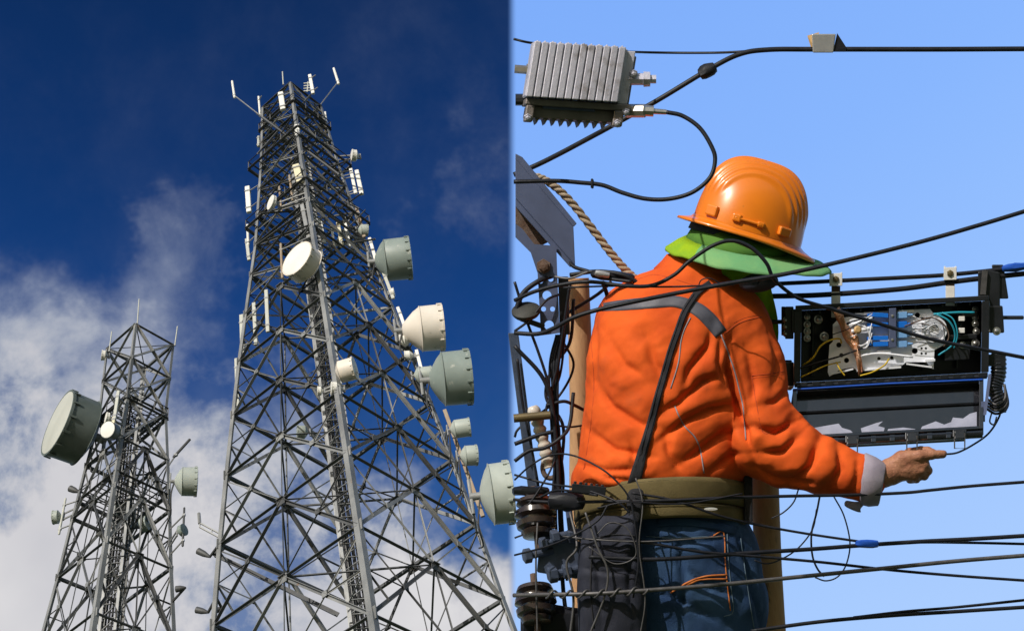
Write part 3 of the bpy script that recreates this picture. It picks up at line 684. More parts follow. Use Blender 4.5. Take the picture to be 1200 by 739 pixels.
# other arm reaching forward, away from the lens
J.chain([(742, 372, -20, 38), (752, 440, -95, 34), (800, 462, -150, 30), (868, 450, -190, 24)], 14, 24)
jv, jq = J.mesh(); jv = relax(jv, jq, 3); jn = vnorm(jv, jq)
FLX = 1.25
FL = [([(853, 398), (849, 430), (860, 470), (874, 505), (884, 545)], 9, 9), ([(848, 436), (822, 446), (795, 470), (768, 484)], 5, 10), ([(864, 470), (830, 478), (800, 492), (772, 515)], 6, 9),
      ([(872, 500), (845, 506), (815, 530), (790, 545)], 5, 9), ([(874, 528), (855, 532), (830, 552)], 4, 6), ([(834, 378), (828, 405), (806, 432), (798, 460)], 5, 9), ([(842, 396), (838, 425), (846, 455)], 4, 6),
      ([(756, 396), (764, 425), (780, 452)], 4, 12), ([(712, 398), (730, 428), (760, 448)], 3, 12), ([(697, 448), (716, 478), (752, 500), (775, 503)], 4.5, 11), ([(690, 505), (720, 528), (768, 538)], 4, 9),
      ([(680, 545), (715, 553), (755, 550)], 4, 6), ([(778, 508), (782, 532), (800, 556)], 4, 8), ([(738, 515), (742, 540), (752, 560)], 3, 7), ([(690, 549), (712, 560), (735, 562)], 4, 5), ([(696, 360), (698, 410), (694, 470)], 3, 10),
      ([(900, 392), (910, 425), (900, 462)], 3.5, 10), ([(872, 408), (882, 450), (880, 488)], 4, 9), ([(930, 494), (908, 506), (884, 500)], 6.5, 8), ([(938, 508), (916, 528), (890, 528)], 5, 8),
      ([(958, 517), (948, 545), (925, 562)], 5.5, 9), ([(980, 523), (984, 548), (970, 570)], 4.5, 8), ([(1004, 534), (1003, 558), (998, 580)], 3, 6), ([(925, 452), (908, 470), (892, 474)], 4, 8), ([(884, 548), (912, 560), (950, 566)], 4, 7)]
jv = folds(jv, jn, FL)
w_ = fbm(jv[:, 0]/34, jv[:, 1]/20+jv[:, 0]/60, jv[:, 2]/30, 3, 3)*2.0+fbm(jv[:, 0]/13+jv[:, 1]/20, jv[:, 1]/9, jv[:, 2]/12, 5, 2)*.55
jv = jv+jn*w_[:, None]
jv = relax(jv, jq, 1)
# ---- body: one continuous skin surface
B = SDF((660, 205, -260), (1120, 640, 120), 3.0)
B.join(B.ell((872, 264, -2), (42, 50, 42)))
B.join(B.ell((886, 292, -22), (34, 34, 34)), 16)
B.join(B.cap((858, 290, -8), (818, 330, -6), 29, 31), 14)
B.join(B.column([(322, 785, 835, -4, 34), (342, 738, 862, -2, 50), (380, 714, 880, 0, 62), (450, 704, 868, 0, 68), (520, 700, 862, 0, 68), (600, 695, 862, 0, 70), (630, 700, 860, 0, 60)]), 20)
B.chain([(860, 370, 5, 26), (882, 445, 26, 24), (897, 515, 42, 22), (970, 548, 47, 19), (1034, 556, 51, 13.5), (1046, 553, 50, 13.5)], 8, 20)
B.chain([(745, 375, -20, 26), (755, 445, -95, 22), (805, 462, -150, 19), (880, 448, -195, 13)], 8, 20)
# left hand, open-curled on the far side
B.join(B.ell((898, 442, -200), (18, 14, 11)), 6)
for k, (yy, ln) in enumerate(((430, 24), (438, 27), (446, 25), (454, 20))): B.chain([(908, yy, -200, 6), (908+ln*.6, yy-3, -192, 5.4), (908+ln*.9, yy-1, -182, 4.8)], 1.5, 3)
B.chain([(892, 430, -196, 7), (904, 420, -184, 6), (914, 420, -176, 5)], 2, 4)
bv, bq = B.mesh(); bv = relax(bv, bq, 2)
root_p = pxmesh(bv, bq, 'person', 'skin', None)
# re-anchor the body object at the feet
for vtx in root_p.data.vertices: vtx.co -= PO
root_p.location = PO; root_p['_o'] = tuple(PO)
tag(root_p, 'lineman seen from behind in orange jacket and hard hat, arm stretched to a black box', 'person')
pj = root_p
pxmesh(jv, jq, 'jacket', 'orange', pj)
# ---- right hand as a finer mesh of the same skin
H = SDF((1026, 508, -15), (1118, 580, 60), .85)
H.join(H.cap((1026, 560, 27), (1042, 555, 26), 14.5, 14))
H.join(H.ell((1055, 547.5, 25), (24, 15.5, 12.5), -5), 7)
H.join(H.ell((1064, 551, 29), (17, 10, 9), 8), 6)
H.chain([(1058, 537, 30, 9.5), (1078, 534, 35, 7.0), (1092, 532.6, 34, 5.4), (1105, 531.8, 31, 4.9)], 2.2, 8)       # thumb laid along, tip on the fibre
H.chain([(1066, 531, 16, 7), (1079, 527.5, 14, 5), (1088, 527.5, 18, 4.4), (1095, 530.5, 25, 4.0)], 1.8, 5)        # index behind it
H.chain([(1068, 542, 30, 7.2), (1083, 544.5, 31, 6.4), (1087, 551, 26, 5.6), (1079, 553, 20, 5)], 1.6, 4)          # middle, curled
H.chain([(1064, 548.5, 31, 7.0), (1079, 551.2, 31, 6.2), (1083, 557, 25, 5.4), (1074, 558, 20, 5)], 1.6, 4)        # ring
H.chain([(1058, 554, 29, 6.4), (1071, 557.4, 29, 5.5), (1074, 561, 24, 4.8), (1066, 562, 20, 4.4)], 1.6, 4)       # little
HZ = 24
hv, hq = H.mesh(); hv = relax(hv, hq, 1)
hn = vnorm(hv, hq); hv = hv+hn*(fbm(hv[:, 0]/5, hv[:, 1]/4, hv[:, 2]/5, 8, 2)*.45)[:, None]
hv = hv+np.array([0, 0, HZ]); ho = pxmesh(hv, hq, 'hand', 'skin', pj)
mb = MB(); mb.lathe(Vector((1104, 530, 33.5+HZ)), Vector((.15, -.45, .9)), [(-1, 3.2), (.6, 3.1), (1.1, 2.2), (1.3, .3)], 14); mb.build('fingernail', 'nail', ho, px=True, smooth=60)
# ---- cuff
def ring_part(rows_, name, m, parent, n=48, solid=.004, jitter=0, seed=1, open_=False):
    """rows_: list of (centre, axis_x vec, axis_y vec) ellipses in px space"""
    mb = MB(); G = []
    for i, (c, ax, ay) in enumerate(rows_):
        row = []
        for k in range(n):
            a = 2*math.pi*k/n; j = 1+jitter*math.sin(a*5+i*1.3+seed)+jitter*.6*math.sin(a*11+seed*2+i)
            row.append(Vector(c)+Vector(ax)*math.cos(a)*j+Vector(ay)*math.sin(a)*j)
        G.append(row)
    mb.grid(G, True); return mb.build(name, m, parent, px=True, smooth=180, solid=solid)
ring_part([((1010, 560.5, 51), (2, -27, 0), (0, 0, 26)), ((1012, 561, 51), (3, -29.5, 0), (0, 0, 28)), ((1022, 564, 51), (4, -28, 0), (0, 0, 27)), ((1033, 567, 51), (4.5, -24, 0), (0, 0, 23)), ((1034, 567, 51), (4.5, -22.5, 0), (0, 0, 22)), ((1028, 565, 51), (4, -22, 0), (0, 0, 21))],
          'cuff', 'cuff', pj, jitter=.012)
mb = MB(); mb.grid([[Vector((990, 584, 52)), Vector((1000, 588, 56)), Vector((1013, 586, 54))], [Vector((988, 592, 52)), Vector((1000, 593, 56)), Vector((1016, 589, 52))], [Vector((992, 594, 50)), Vector((1004, 598, 53)), Vector((1008, 595, 52))], [Vector((1006, 600, 50)), Vector((1010, 600, 50)), Vector((1008, 598, 50))]])
mb.build('loose_cuff_tab', 'cuff', pj, px=True, smooth=180, solid=.004, subsurf=2)
# ---- things sewn on the jacket, laid on its surface
tj = bvh((jv, jq))
def ribbon(tree, pts, w, name, m, parent, lift=1.0, n=5, solid=.0015, seg=5, default=0.):
    sp = spline([Vector((x, y, 0)) for x, y in pts], seg); G = []
    ws = w if isinstance(w, (list, tuple)) else [w]*len(pts)
    for i, p in enumerate(sp):
        t = (sp[min(i+1, len(sp)-1)]-sp[max(i-1, 0)]).normalized(); nn = Vector((-t.y, t.x, 0))
        wi = float(np.interp(i/(len(sp)-1)*(len(ws)-1), range(len(ws)), ws))
        G.append([hit(tree, *(p+nn*wi*(k/(n-1)-.5)).xy, lift, default) for k in range(n)])
    # calm jumps
    for j in range(n):
        z = [G[i][j].z for i in range(len(G))]
        for _ in range(3): z = [z[max(i-1, 0)]*.25+z[i]*.5+z[min(i+1, len(z)-1)]*.25 for i in range(len(z))]
        for i in range(len(G)): G[i][j].z = max(z[i], G[i][j].z) if lift > 2 else G[i][j].z
    mb = MB(); mb.grid(G); return mb.build(name, m, parent, px=True, smooth=180, solid=solid)
def seamline(tree, pts, r, name, m, parent, lift=.4, seg=6):
    sp = spline([Vector((x, y, 0)) for x, y in pts], seg)
    mb = MB(); mb.tube([hit(tree, p.x, p.y, lift) for p in sp], r, 6); return mb.build(name, m, parent, px=True, smooth=180)
ribbon(tj, [(704, 360), (724, 358), (745, 356), (770, 354), (790, 353), (806, 357), (820, 364), (833, 376), (845, 391)], [9, 12, 13, 13, 13, 14, 16, 17, 16], 'reflective_stripe', 'reflective', pj, .5, solid=.0008)
seamline(tj, [(845, 392), (852, 410), (860, 432), (866, 455), (871, 478), (874, 515)], .95, 'piping', 'piping', pj, 0.1)
seamline(tj, [(809, 372), (802, 386), (798, 400), (795, 425), (786, 455)], .85, 'piping', 'piping', pj, 0.1)
seamline(tj, [(791, 476), (796, 488), (803, 500), (815, 513), (821, 529), (825, 554)], .85, 'piping', 'piping', pj, 0.1)
seamline(tj, [(893, 371), (876, 375), (862, 381), (848, 392)], .55, 'shoulder_seam', 'seam', pj, 0.)
seamline(tj, [(890, 369), (874, 372), (860, 378)], .3, 'shoulder_seam', 'seam', pj, 0.)
seamline(tj, [(881, 440), (900, 438), (919, 435)], .5, 'pocket_seam', 'seam', pj, 0.)
seamline(tj, [(881, 443), (900, 441), (919, 438)], .3, 'pocket_seam', 'seam', pj, 0.)
seamline(tj, [(881, 441), (886, 470), (894, 506), (908, 503), (924, 497)], .45, 'pocket_seam', 'seam', pj, 0.)
seamline(tj, [(745, 328), (768, 322), (800, 330), (830, 341)], .4, 'yoke_seam', 'seam', pj, 0.)
seamline(tj, [(693, 400), (696, 450), (692, 500), (684, 550)], .4, 'side_seam', 'seam', pj, 0.)
ribbon(tj, [(832, 331), (824, 337), (816, 344), (803, 364), (794, 388), (786, 411), (779, 436), (772, 460), (761, 502), (750, 540), (740, 578)], [6, 7, 8, 8, 8, 8, 8, 8.5, 9.5, 12, 17], 'shoulder_strap', 'strap', pj, 2.0, 5, .003)
for off in (-2.6, 2.6):
    seamline(tj, [(816+off, 344), (803+off, 364), (794+off, 388), (786+off, 411), (779+off, 436), (772+off, 460), (761+off, 502), (750+off, 540)], .35, 'strap_stitching', 'navy', pj, 3.4)
# collar
ring_part([((810, 324, -4), (44, 9, 0), (0, 2, 52)), ((814, 315, -4), (38, 9, 0), (0, 2, 46)), ((817, 308, -4), (35, 9, 0), (0, 2, 42)), ((818, 307, -4), (31, 9, 0), (0, 2, 38))], 'collar', 'orange', pj, jitter=.01)

# ---- jeans
Q = SDF((655, 590, -110), (930, 1080, 110), 3.6)
Q.join(Q.column([(596, 692, 868, 0, 76), (615, 690, 872, 0, 80), (640, 692, 880, 0, 84), (670, 698, 884, 0, 84), (700, 702, 886, 0, 82), (745, 706, 890, 0, 76), (765, 715, 888, 0, 66)], 2.3))
Q.chain([(845, 650, 2, 42), (852, 700, 2, 44), (852, 850, 0, 34), (846, 1040, -8, 24)], 14, 20)
Q.chain([(745, 650, 2, 42), (742, 700, 0, 45), (742, 850, -14, 34), (748, 1040, -16, 24)], 10, 14)
qv, qq = Q.mesh(); qv = relax(qv, qq, 3); qn = vnorm(qv, qq)
qv = folds(qv, qn, [([(742, 622), (790, 640), (850, 632)], 3, 7), ([(800, 660), (830, 690), (870, 700)], 3.5, 8), ([(860, 622), (874, 660), (882, 705)], 3.5, 6), ([(760, 690), (800, 705), (850, 735)], 3, 7), ([(870, 640), (880, 690), (890, 740)], 3, 5), ([(790, 615), (800, 680), (798, 740)], 4, 8)])
w_ = fbm(qv[:, 0]/22, qv[:, 1]/36, qv[:, 2]/22, 11, 3)*3; qv = qv+qn*w_[:, None]
pxmesh(qv, qq, 'jeans', 'denim', pj)
tq = bvh((qv, qq))
seamline(tq, [(836, 627), (848, 624), (850, 660), (853, 690), (856, 715)], .8, 'pocket_stitching', 'stitch', pj)
seamline(tq, [(831, 629), (845, 628)], .8, 'pocket_stitching', 'stitch', pj)
seamline(tq, [(852, 624), (854, 660), (857, 690), (859, 716), (848, 722)], .5, 'pocket_stitching', 'stitch_grey', pj)
seamline(tq, [(786, 694), (806, 682), (826, 675), (852, 673)], 1.2, 'pocket_stitching', 'stitch', pj)
seamline(tq, [(800, 689), (820, 679), (852, 678)], 1.2, 'pocket_stitching', 'stitch', pj)
seamline(tq, [(868, 630), (872, 660), (878, 700), (884, 738)], .5, 'side_seam', 'stitch_grey', pj)
seamline(tq, [(757, 628), (790, 630), (832, 628)], .5, 'waist_seam', 'stitch_grey', pj)
ribbon(tq, [(770, 612), (800, 611), (830, 614), (862, 622)], 9, 'jeans_waistband', 'denim', pj, 1.2)
for sx, bxx in ((0, 846), (1, 748)):
    mb = MB(); mb.tube(spline([Vector((bxx, 1030, -10)), Vector((bxx, 1055, -8)), Vector((bxx, 1062, -20)), Vector((bxx, 1064, -50))]), [27]*8+[26]*8+[24]*8+[18], 16); mb.build('boot', 'boot', pj, px=True, smooth=60)

# ---- wide tool belt
def beltring(y0, y1, sx, dzh, name, m, bulge=0, cx=776, tilt=-6):
    rows_ = []
    for t in np.linspace(0, 1, 6):
        y = y0+(y1-y0)*t; e = 1+bulge*math.sin(math.pi*t)
        rows_.append(((cx, y, 0), (sx*e, tilt, 0), (0, -18, dzh*e)))
    return ring_part(rows_, name, m, pj, 72, .006)
beltring(577, 606, 101, 93, 'tool_belt', 'khaki', .012)
beltring(606.5, 624, 99, 91, 'belt_band', 'khaki', .012, tilt=-5)
for yy in (580.5, 603, 609.5):
    mb = MB(); mb.tube([Vector((776+102.6*math.cos(a), yy-6*math.cos(a)-18*math.sin(a), 94.6*math.sin(a))) for a in np.linspace(0, 2*math.pi, 90)], .45, 6); mb.build('belt_seam', 'khaki_dark', pj, px=True)
mb = MB(); mb.lathe(Vector((833, 594, 88)), Vector((0, -.1, 1)), [(0, 8), (1.5, 8), (1.6, .1)], 20)
mb.v = [Vector((833+(v.x-833)*1.0, 596+(v.y-594)*.22, v.z)) for v in mb.v]; mb.build('belt_rivet', 'screw', pj, px=True)
# buckle end of the strap and the hanging tool pouch
mb = MB(); mb.grid([[Vector((734, 572, 98)), Vector((748, 570, 99)), Vector((757, 574, 98))], [Vector((733, 592, 103)), Vector((745, 594, 104)), Vector((752, 592, 102))], [Vector((738, 612, 102)), Vector((745, 614, 103)), Vector((750, 613, 102))]])
mb.build('strap_loop', 'strap', pj, px=True, smooth=180, solid=.006, subsurf=2)
Pz = SDF((655, 590, 30), (780, 790, 130), 2.2)
Pz.join(Pz.column([(604, 700, 742, 78, 18), (616, 684, 748, 82, 22), (650, 678, 752, 84, 26), (700, 676, 757, 84, 28), (750, 678, 758, 84, 26), (775, 690, 750, 84, 20)], 3)); Pz.join(Pz.cap((742, 598, 96), (738, 640, 104), 7, 9), 8)
zv, zq = Pz.mesh(); zv = relax(zv, zq, 3); zn = vnorm(zv, zq); zv = folds(zv, zn, [([(690, 620), (700, 680), (705, 740)], 2, 8), ([(745, 620), (735, 680), (742, 740)], 2, 8), ([(680, 665), (710, 672), (752, 668)], 2, 5)]); zv = zv+zn*(fbm(zv[:, 0]/16, zv[:, 1]/20, zv[:, 2]/16, 4)*1.3)[:, None]
pc = thing('tool_pouch', P(716, 775, 84), 'dark navy tool pouch hanging from the khaki belt of the lineman', 'pouch')
pxmesh(zv, zq, 'bag', 'navy', pc); tz = bvh((zv, zq))
seamline(tz, [(690, 632), (720, 626), (748, 628)], .8, 'seam', 'strap', pc); seamline(tz, [(694, 640), (692, 690), (696, 735)], .8, 'seam', 'strap', pc)
# black tool in the gap between belt and sleeve
mb = MB(); mb.box((877, 575, 30), (5, 2, 0), (0, 38, 0), (0, 0, 8)); mb.build('belt_lanyard', 'strap', pj, px=True, bevel=.004)

# ---- helmet
hp = []
hc = Vector((874, 272, 2)); ta = rad(16.5); hx = Vector((math.cos(ta), math.sin(ta), 0)); hy = Vector((math.sin(ta), -math.cos(ta), 0)); hz = Vector((0, -.01, 1))
NT, NP = 220, 110
def dome(th, ph, off=0):
    c, s = math.cos(th), math.sin(th); cz = math.cos(ph); sz = math.sin(ph)
    ax = (66 if c > 0 else 63)*abs(1)
    x = ax*c*cz**.64; z = 55*s*cz**.80; y = 83*sz**.96
    x += 4*math.sin(ph*2)*(-.2)
    # ridges front to back over the crown
    rz = z/55
    e = 0
    for r0 in (-.66, -.54, -.41, -.25, 0., .25, .41, .54, .66):
        e += math.exp(-((rz-r0)/.038)**2)
    mk = max(0, min(1, (y-16-max(0, -x)*.25)/24)); e *= 3.2*mk*mk*(3-2*mk)
    f_ = 1+(e+off)/75
    return Vector((x*f_, y*f_, z*f_))
G = []
for j in range(NP+1):
    ph = rad(90)*j/NP; row = []
    for i in range(NT):
        v = dome(2*math.pi*i/NT, ph); row.append(hc+hx*v.x+hy*v.y+hz*v.z)
    G.append(row)
mb = MB(); mb.grid(G, True); hm = mb.build('hard_hat', 'helmet', pj, px=True, smooth=180, solid=.004)
G = []
for j, (t, dyv) in enumerate(((.985, 3), (1.0, 0.2), (1.04, -1.6), (1.10, -3.2), (1.15, -4.2), (1.155, -5.6), (1.14, -5.4))):
    row = []
    for i in range(NT):
        a = 2*math.pi*i/NT; c, s = math.cos(a), math.sin(a)
        k = (t-1)
        ex = 66+(k*120 if c > 0 else k*85)*abs(c)+k*15; ez = 55+k*34
        lip = dyv*(1+1.2*max(0, c)**2) if dyv < 0 else dyv
        row.append(hc+hx*(ex*c)+hy*(lip)+hz*(ez*s))
    G.append(row)
mb = MB(); mb.grid(G, True); mb.build('hat_brim', 'helmet', hm, px=True, smooth=180, solid=.004)
def lug(u, w_x, h_, nm='accessory_slot', depth_=4):
    th = math.acos(max(-1, min(1, u/64))); c = dome(th, rad(8), 2)
    o = hc+hx*c.x+hy*(c.y)+hz*c.z; nx = Vector((c.x/64**2, 0, c.z/55**2)).normalized(); nvec = hx*nx.x+hz*nx.z; tv = hy.cross(nvec).normalized()
    mb = MB(); mb.box(o, tv*w_x, hy*h_, nvec*depth_); mb.build(nm, 'helmet', hm, px=True, bevel=.0035)
lug(-44, 8.5, 6.5); lug(41, 8.5, 5.5); lug(-14, 5.5, 4.6); lug(14, 4.5, 3.4); lug(0, 17, 1.8, depth_=3)
# head band, visible as dark grey strip under the hat
ring_part([((862, 269, 0), (49, 15, 0), (0, 0, 46)), ((857, 281, 0), (50, 14, 0), (0, 0, 47))], 'hat_harness', 'navy', hm, jitter=.01)
# hair at the nape
hh = SDF((815, 225, -60), (925, 315, 60), 3); hh.join(hh.ell((866, 270, 0), (46, 38, 46))); a_, b_ = hh.mesh(); pxmesh(relax(a_, b_, 1), b_, 'hair', 'hair', pj)
# ---- green neck shade: crown band, wide flap, lime cloth
def flapring(specs, name, m, n=96, jit=0, solid=.003):
    G = []
    for i, (cx, cy, rx, rz, tl, sag) in enumerate(specs):
        row = []
        for k in range(n):
            a = 2*math.pi*k/n; c, s = math.cos(a), math.sin(a)
            j = jit*(math.sin(a*4+1)+.7*math.sin(a*9+2.2)+.4*math.sin(a*17))*i/len(specs)
            row.append(Vector((cx+rx*c, cy+tl*c+sag*s+j*2.2, rz*s*(1+j*.02))))
        G.append(row)
    mb = MB(); mb.grid(G, True); return mb.build(name, m, pj, px=True, smooth=180, solid=solid)
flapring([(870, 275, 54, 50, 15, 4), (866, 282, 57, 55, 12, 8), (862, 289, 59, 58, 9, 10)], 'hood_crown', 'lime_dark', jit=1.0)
flapring([(860, 286, 56, 56, 9, 9), (864, 291, 70, 64, 10, 11), (870, 297, 84, 72, 11, 12), (875, 302, 95, 77, 12.5, 13.5), (877, 305, 97.5, 78, 13, 14)], 'hood_flap', 'flap', jit=.6, solid=.0015)
fo = bpy.data.objects['hood_flap']; fo.data.materials.append(M['lime'])
for p_ in fo.data.polygons:
    kk = (p_.index % 96)/96*360
    if 128 < kk < 235: p_.material_index = 1
mb = MB(); G = []
for j, (y, x0, x1, z0) in enumerate(((300, 815, 905, 20), (318, 838, 903, 22), (335, 858, 905, 10), (352, 868, 909, -10), (370, 876, 911, -26), (388, 890, 911, -30), (402, 904, 910, -30))):
    G.append([Vector((x0+(x1-x0)*t+2*math.sin(t*9+j), y+3*math.sin(t*7), z0-6+10*math.sin(t*math.pi)+4*math.sin(t*11+j*.5))) for t in np.linspace(0, 1, 12)])
mb.grid(G); mb.build('neck_cloth', 'lime', pj, px=True, smooth=180, solid=.004, subsurf=1)
mb = MB(); G = []
for r_, dz_ in ((1, 0), (.8, 3), (.45, 5), (.05, 6)): G.append([Vector((889+22*r_*math.cos(a), 331+10*r_*math.sin(a)-2*math.cos(a), 62+dz_*1.2)) for a in np.linspace(0, 2*math.pi, 28, endpoint=False)])
mb.grid(G, True); mb.build('chin_pad', 'navy', pj, px=True, smooth=180, solid=.006)

# ================================================================== ladder
ld = thing('wooden_ladder', P(790, 2500, -120), 'bare round timber ladder behind the lineman', 'ladder')
def rail(a, b, r0, r1):
    sp = [Vector(a).lerp(Vector(b), t) for t in np.linspace(0, 1, 40)]
    mb = MB(); mb.tube([p+Vector((1.2*math.sin(i*.9), 0, 1.2*math.cos(i*.7))) for i, p in enumerate(sp)], [r0+(r1-r0)*i/39+.35*math.sin(i*1.7) for i in range(40)], 24)
    o = mb.build('rail', 'bamboo', ld, px=True, smooth=50); return o
rail((677, 326, -105), (720, 2500, -125), 13.2, 18)
rail((888, 330, -96), (975, 2500, -125), 15, 22)
for y in range(420, 2400, 160):
    t = (y-330)/2170; mb = MB(); mb.tube([Vector((677+43*t-8, y, -108-18*t)), Vector((880+95*t+8, y, -108-18*t))], 8, 14); mb.build('rung', 'bamboo', ld, px=True, smooth=50)

# ================================================================== black splice box
bxr = thing('splice_box', P(1045, 520, -20), 'open black fibre splice box hanging from two cables with its lid down', 'splice box')
def bx(u, v, w): return Vector((932+u*.9986-v*.012, 362-.053*u+v, w))
bX, bY, bZ = Vector((.9986, -.053, 0)), Vector((-.012, 1, 0)), Vector((0, 0, 1))
BD = -48
mb = MB()
def bbox(mb, u0, u1, v0, v1, w0, w1): mb.box(bx((u0+u1)/2, (v0+v1)/2, (w0+w1)/2), bX*(u1-u0)/2, bY*(v1-v0)/2, bZ*(w1-w0)/2)
bbox(mb, 0, 227, -4, 2, BD, 0); bbox(mb, 0, 227, 86, 92, BD, 0); bbox(mb, -1, 7, 2.1, 85.9, BD, -.5); bbox(mb, 219, 228, 2.1, 85.9, BD, -.5); bbox(mb, 7.1, 218.9, 2.1, 85.9, BD, BD+5)
for u in range(12, 220, 16): bbox(mb, u, u+2, 2.1, 7, BD+10, -6)
for u in (20, 60, 150, 190): bbox(mb, u, u+3, 8, 80, BD+5.2, BD+14)
mb.build('case', 'blackp', bxr, px=True, bevel=.0015)
mb = MB()
for i in range(15): bbox(mb, 6+i*15, 15+i*15, 86.5, 91.5, .3, 5+(i % 3))
mb.tube([bx(3, 91, 2), bx(226, 91, 2)], 2.5, 10); mb.build('hinge', 'blackp', bxr, px=True, bevel=.001)
# lid: a shallow dish hanging down and towards the lens
LV = Vector((0, .86, .51)).normalized(); LN = Vector((0, -.51, .86)).normalized()
def lidp(u, t, n_): return bx(u, 94, 6)+LV*t+LN*n_
lid = MB()
def lbox(mb, u0, u1, t0, t1, n0, n1): mb.box(lidp((u0+u1)/2, (t0+t1)/2, (n0+n1)/2), bX*(u1-u0)/2, LV*(t1-t0)/2, LN*(n1-n0)/2)
lbox(lid, -2, 222, 0, 68, -14, -10)
lbox(lid, -2, 3, 0, 68, -9.9, 2); lbox(lid, 217, 222, 0, 68, -9.9, 2); lbox(lid, 3.1, 216.9, 0, 4, -9.9, 1.5); lbox(lid, 3.1, 216.9, 64, 68, -9.9, 2)
for t0 in (26, 27.5): lbox(lid, 3.2, 216.8, t0, t0+1.2, -9.8, -7)
lo_ = lid.build('lid', 'gloss', bxr, px=True, bevel=.0018)
mb = MB(); mb.tube([lidp(-1, 2, 3), lidp(110, 1, 3.4), lidp(221, 2, 3)], 1.2, 8); mb.build('gasket', 'tape_blue', lo_, px=True)
# pale patches that paint the sky's reflection onto the inside of the lid
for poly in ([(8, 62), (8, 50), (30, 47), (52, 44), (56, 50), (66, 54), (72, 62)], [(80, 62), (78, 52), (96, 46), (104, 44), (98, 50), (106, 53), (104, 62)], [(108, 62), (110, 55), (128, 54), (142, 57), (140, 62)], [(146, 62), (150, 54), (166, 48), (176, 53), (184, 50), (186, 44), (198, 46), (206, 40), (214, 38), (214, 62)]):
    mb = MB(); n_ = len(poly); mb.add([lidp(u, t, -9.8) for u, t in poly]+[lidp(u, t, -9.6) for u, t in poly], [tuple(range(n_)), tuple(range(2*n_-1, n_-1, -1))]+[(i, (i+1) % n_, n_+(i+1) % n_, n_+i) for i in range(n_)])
    mb.build('sky_reflection_patch', 'lid_sheen', lo_, px=True)
mb = MB(); lbox(mb, 20, 200, 68.2, 75, -14, -3); 
for u in range(24, 200, 22): lbox(mb, u, u+6, 68.2, 77, -3, 0)
mb.tube([lidp(-1, 71, -5), lidp(221, 71, -5)], 5.2, 16)
mb.build('lid_rib', 'gloss', lo_, px=True, bevel=.001)
for u in (68, 138, 194):
    mb = MB(); lbox(mb, u-8, u+8, 68, 78, -3, 3); lbox(mb, u-6, u+6, 71, 82, 3.1, 5.5)
    la = mb.build('latch', 'blackp', lo_, px=True, bevel=.0015)
    mb = MB(); c0 = lidp(u, 76, 0); mb.tube([c0+Vector((-6, -4, 5)), c0+Vector((-6, 14, 8)), c0+Vector((6, 14, 8)), c0+Vector((6, -4, 5))], .9, 6); mb.build('wire_bail', 'grime', lo_, px=True)
DZ = 25.0
# white tray
def outline(pts, thick, name, m, parent, w, holes=(), bevel=.0006):
    cu = bpy.data.curves.new(name+'_c', 'CURVE'); cu.dimensions = '2D'; cu.fill_mode = 'BOTH'
    def sp(ps):
        s = cu.splines.new('POLY'); s.points.add(len(ps)-1); s.use_cyclic_u = True
        for q_, (x, y) in zip(s.points, ps): q_.co = (x, y, 0, 1)
    sp(pts)
    for hx_, hy_, hr in holes: sp([(hx_+hr*math.cos(a), hy_+hr*math.sin(a)) for a in np.linspace(0, 2*math.pi, 20, endpoint=False)])
    cu.extrude = thick/2; ob = bpy.data.objects.new('c', cu); COL.objects.link(ob); dg = bpy.context.evaluated_depsgraph_get()
    me = bpy.data.meshes.new_from_object(ob.evaluated_get(dg)); bpy.data.objects.remove(ob)
    mb = MB(); mb.v = [Vector((v.co.x, v.co.y, v.co.z+w)) for v in me.vertices]; mb.f = [tuple(p.vertices) for p in me.polygons]
    return mb.build(name, m, parent, px=True, smooth=30)
tray_pts = [(976, 380), (984, 372), (1000, 371), (1002, 367), (1040, 364), (1090, 362), (1093, 366), (1099, 368), (1106, 377), (1108, 392), (1106, 404), (1095, 410), (1094, 432), (1090, 431), (1086, 424), (1062, 424), (1055, 430), (1018, 432), (1006, 436), (1000, 430), (984, 433), (972, 441), (970, 436), (972, 404), (976, 400)]
ty = outline(tray_pts, 3, 'splice_tray', 'tray', bxr, -38, [(983, 404, 3), (986, 416, 2.5), (992, 422, 3), (1072, 411, 3.4), (1075, 369, 3), (1081, 373, 1.6), (1086, 373, 1.6), (1081, 379, 1.6), (1086, 379, 1.6), (1080, 408, 1.4), (1085, 408, 1.4), (1080, 414, 1.4), (1085, 414, 1.4), (1003, 376, 2), (994, 380, 2.4), (1030, 420, 2), (1045, 419, 2)])
mb = MB()
for a, b in (((978, 382), (1000, 374)), ((1000, 374), (1040, 368)), ((974, 438), (1000, 432)), ((1004, 434), (1056, 430)), ((1062, 426), (1092, 430)), ((1104, 380), (1107, 400))):
    p, q = Vector((*a, -33)), Vector((*b, -33)); d = (q-p)/2; mb.box((p+q)/2, d, Vector((0, 1, 0)), Vector((0, 0, 5)))
mb.build('tray_wall', 'tray', ty, px=True)
mb = MB(); mb.lathe(Vector((1095, 386, -36)), Vector((0, 0, 1)), [(0, 15), (5, 15), (5, 13), (1, 12.5), (1, 7), (6, 6.5), (6, .1)], 36); mb.build('fibre_spool', 'tray', ty, px=True, smooth=35)
mb = MB(); mb.box((1046, 384, -30), (4.2, -.3, 0), (0, 23, 0), (0, 0, 5)); ad = mb.build('adapter_bar', 'zinc', bxr, px=True, bevel=.001)
for k, y in enumerate((369, 380, 396, 403)):
    mb = MB(); mb.box((1032, y, -30), (9, .6-.3*k, 0), (0, 2.6, 0), (0, 0, 3)); mb.box((1020, y+.3, -30), (4, 0, 0), (0, 1.8, 0), (0, 0, 2)); mb.build('blue_plug', 'blue_plug', ad, px=True, bevel=.0008)
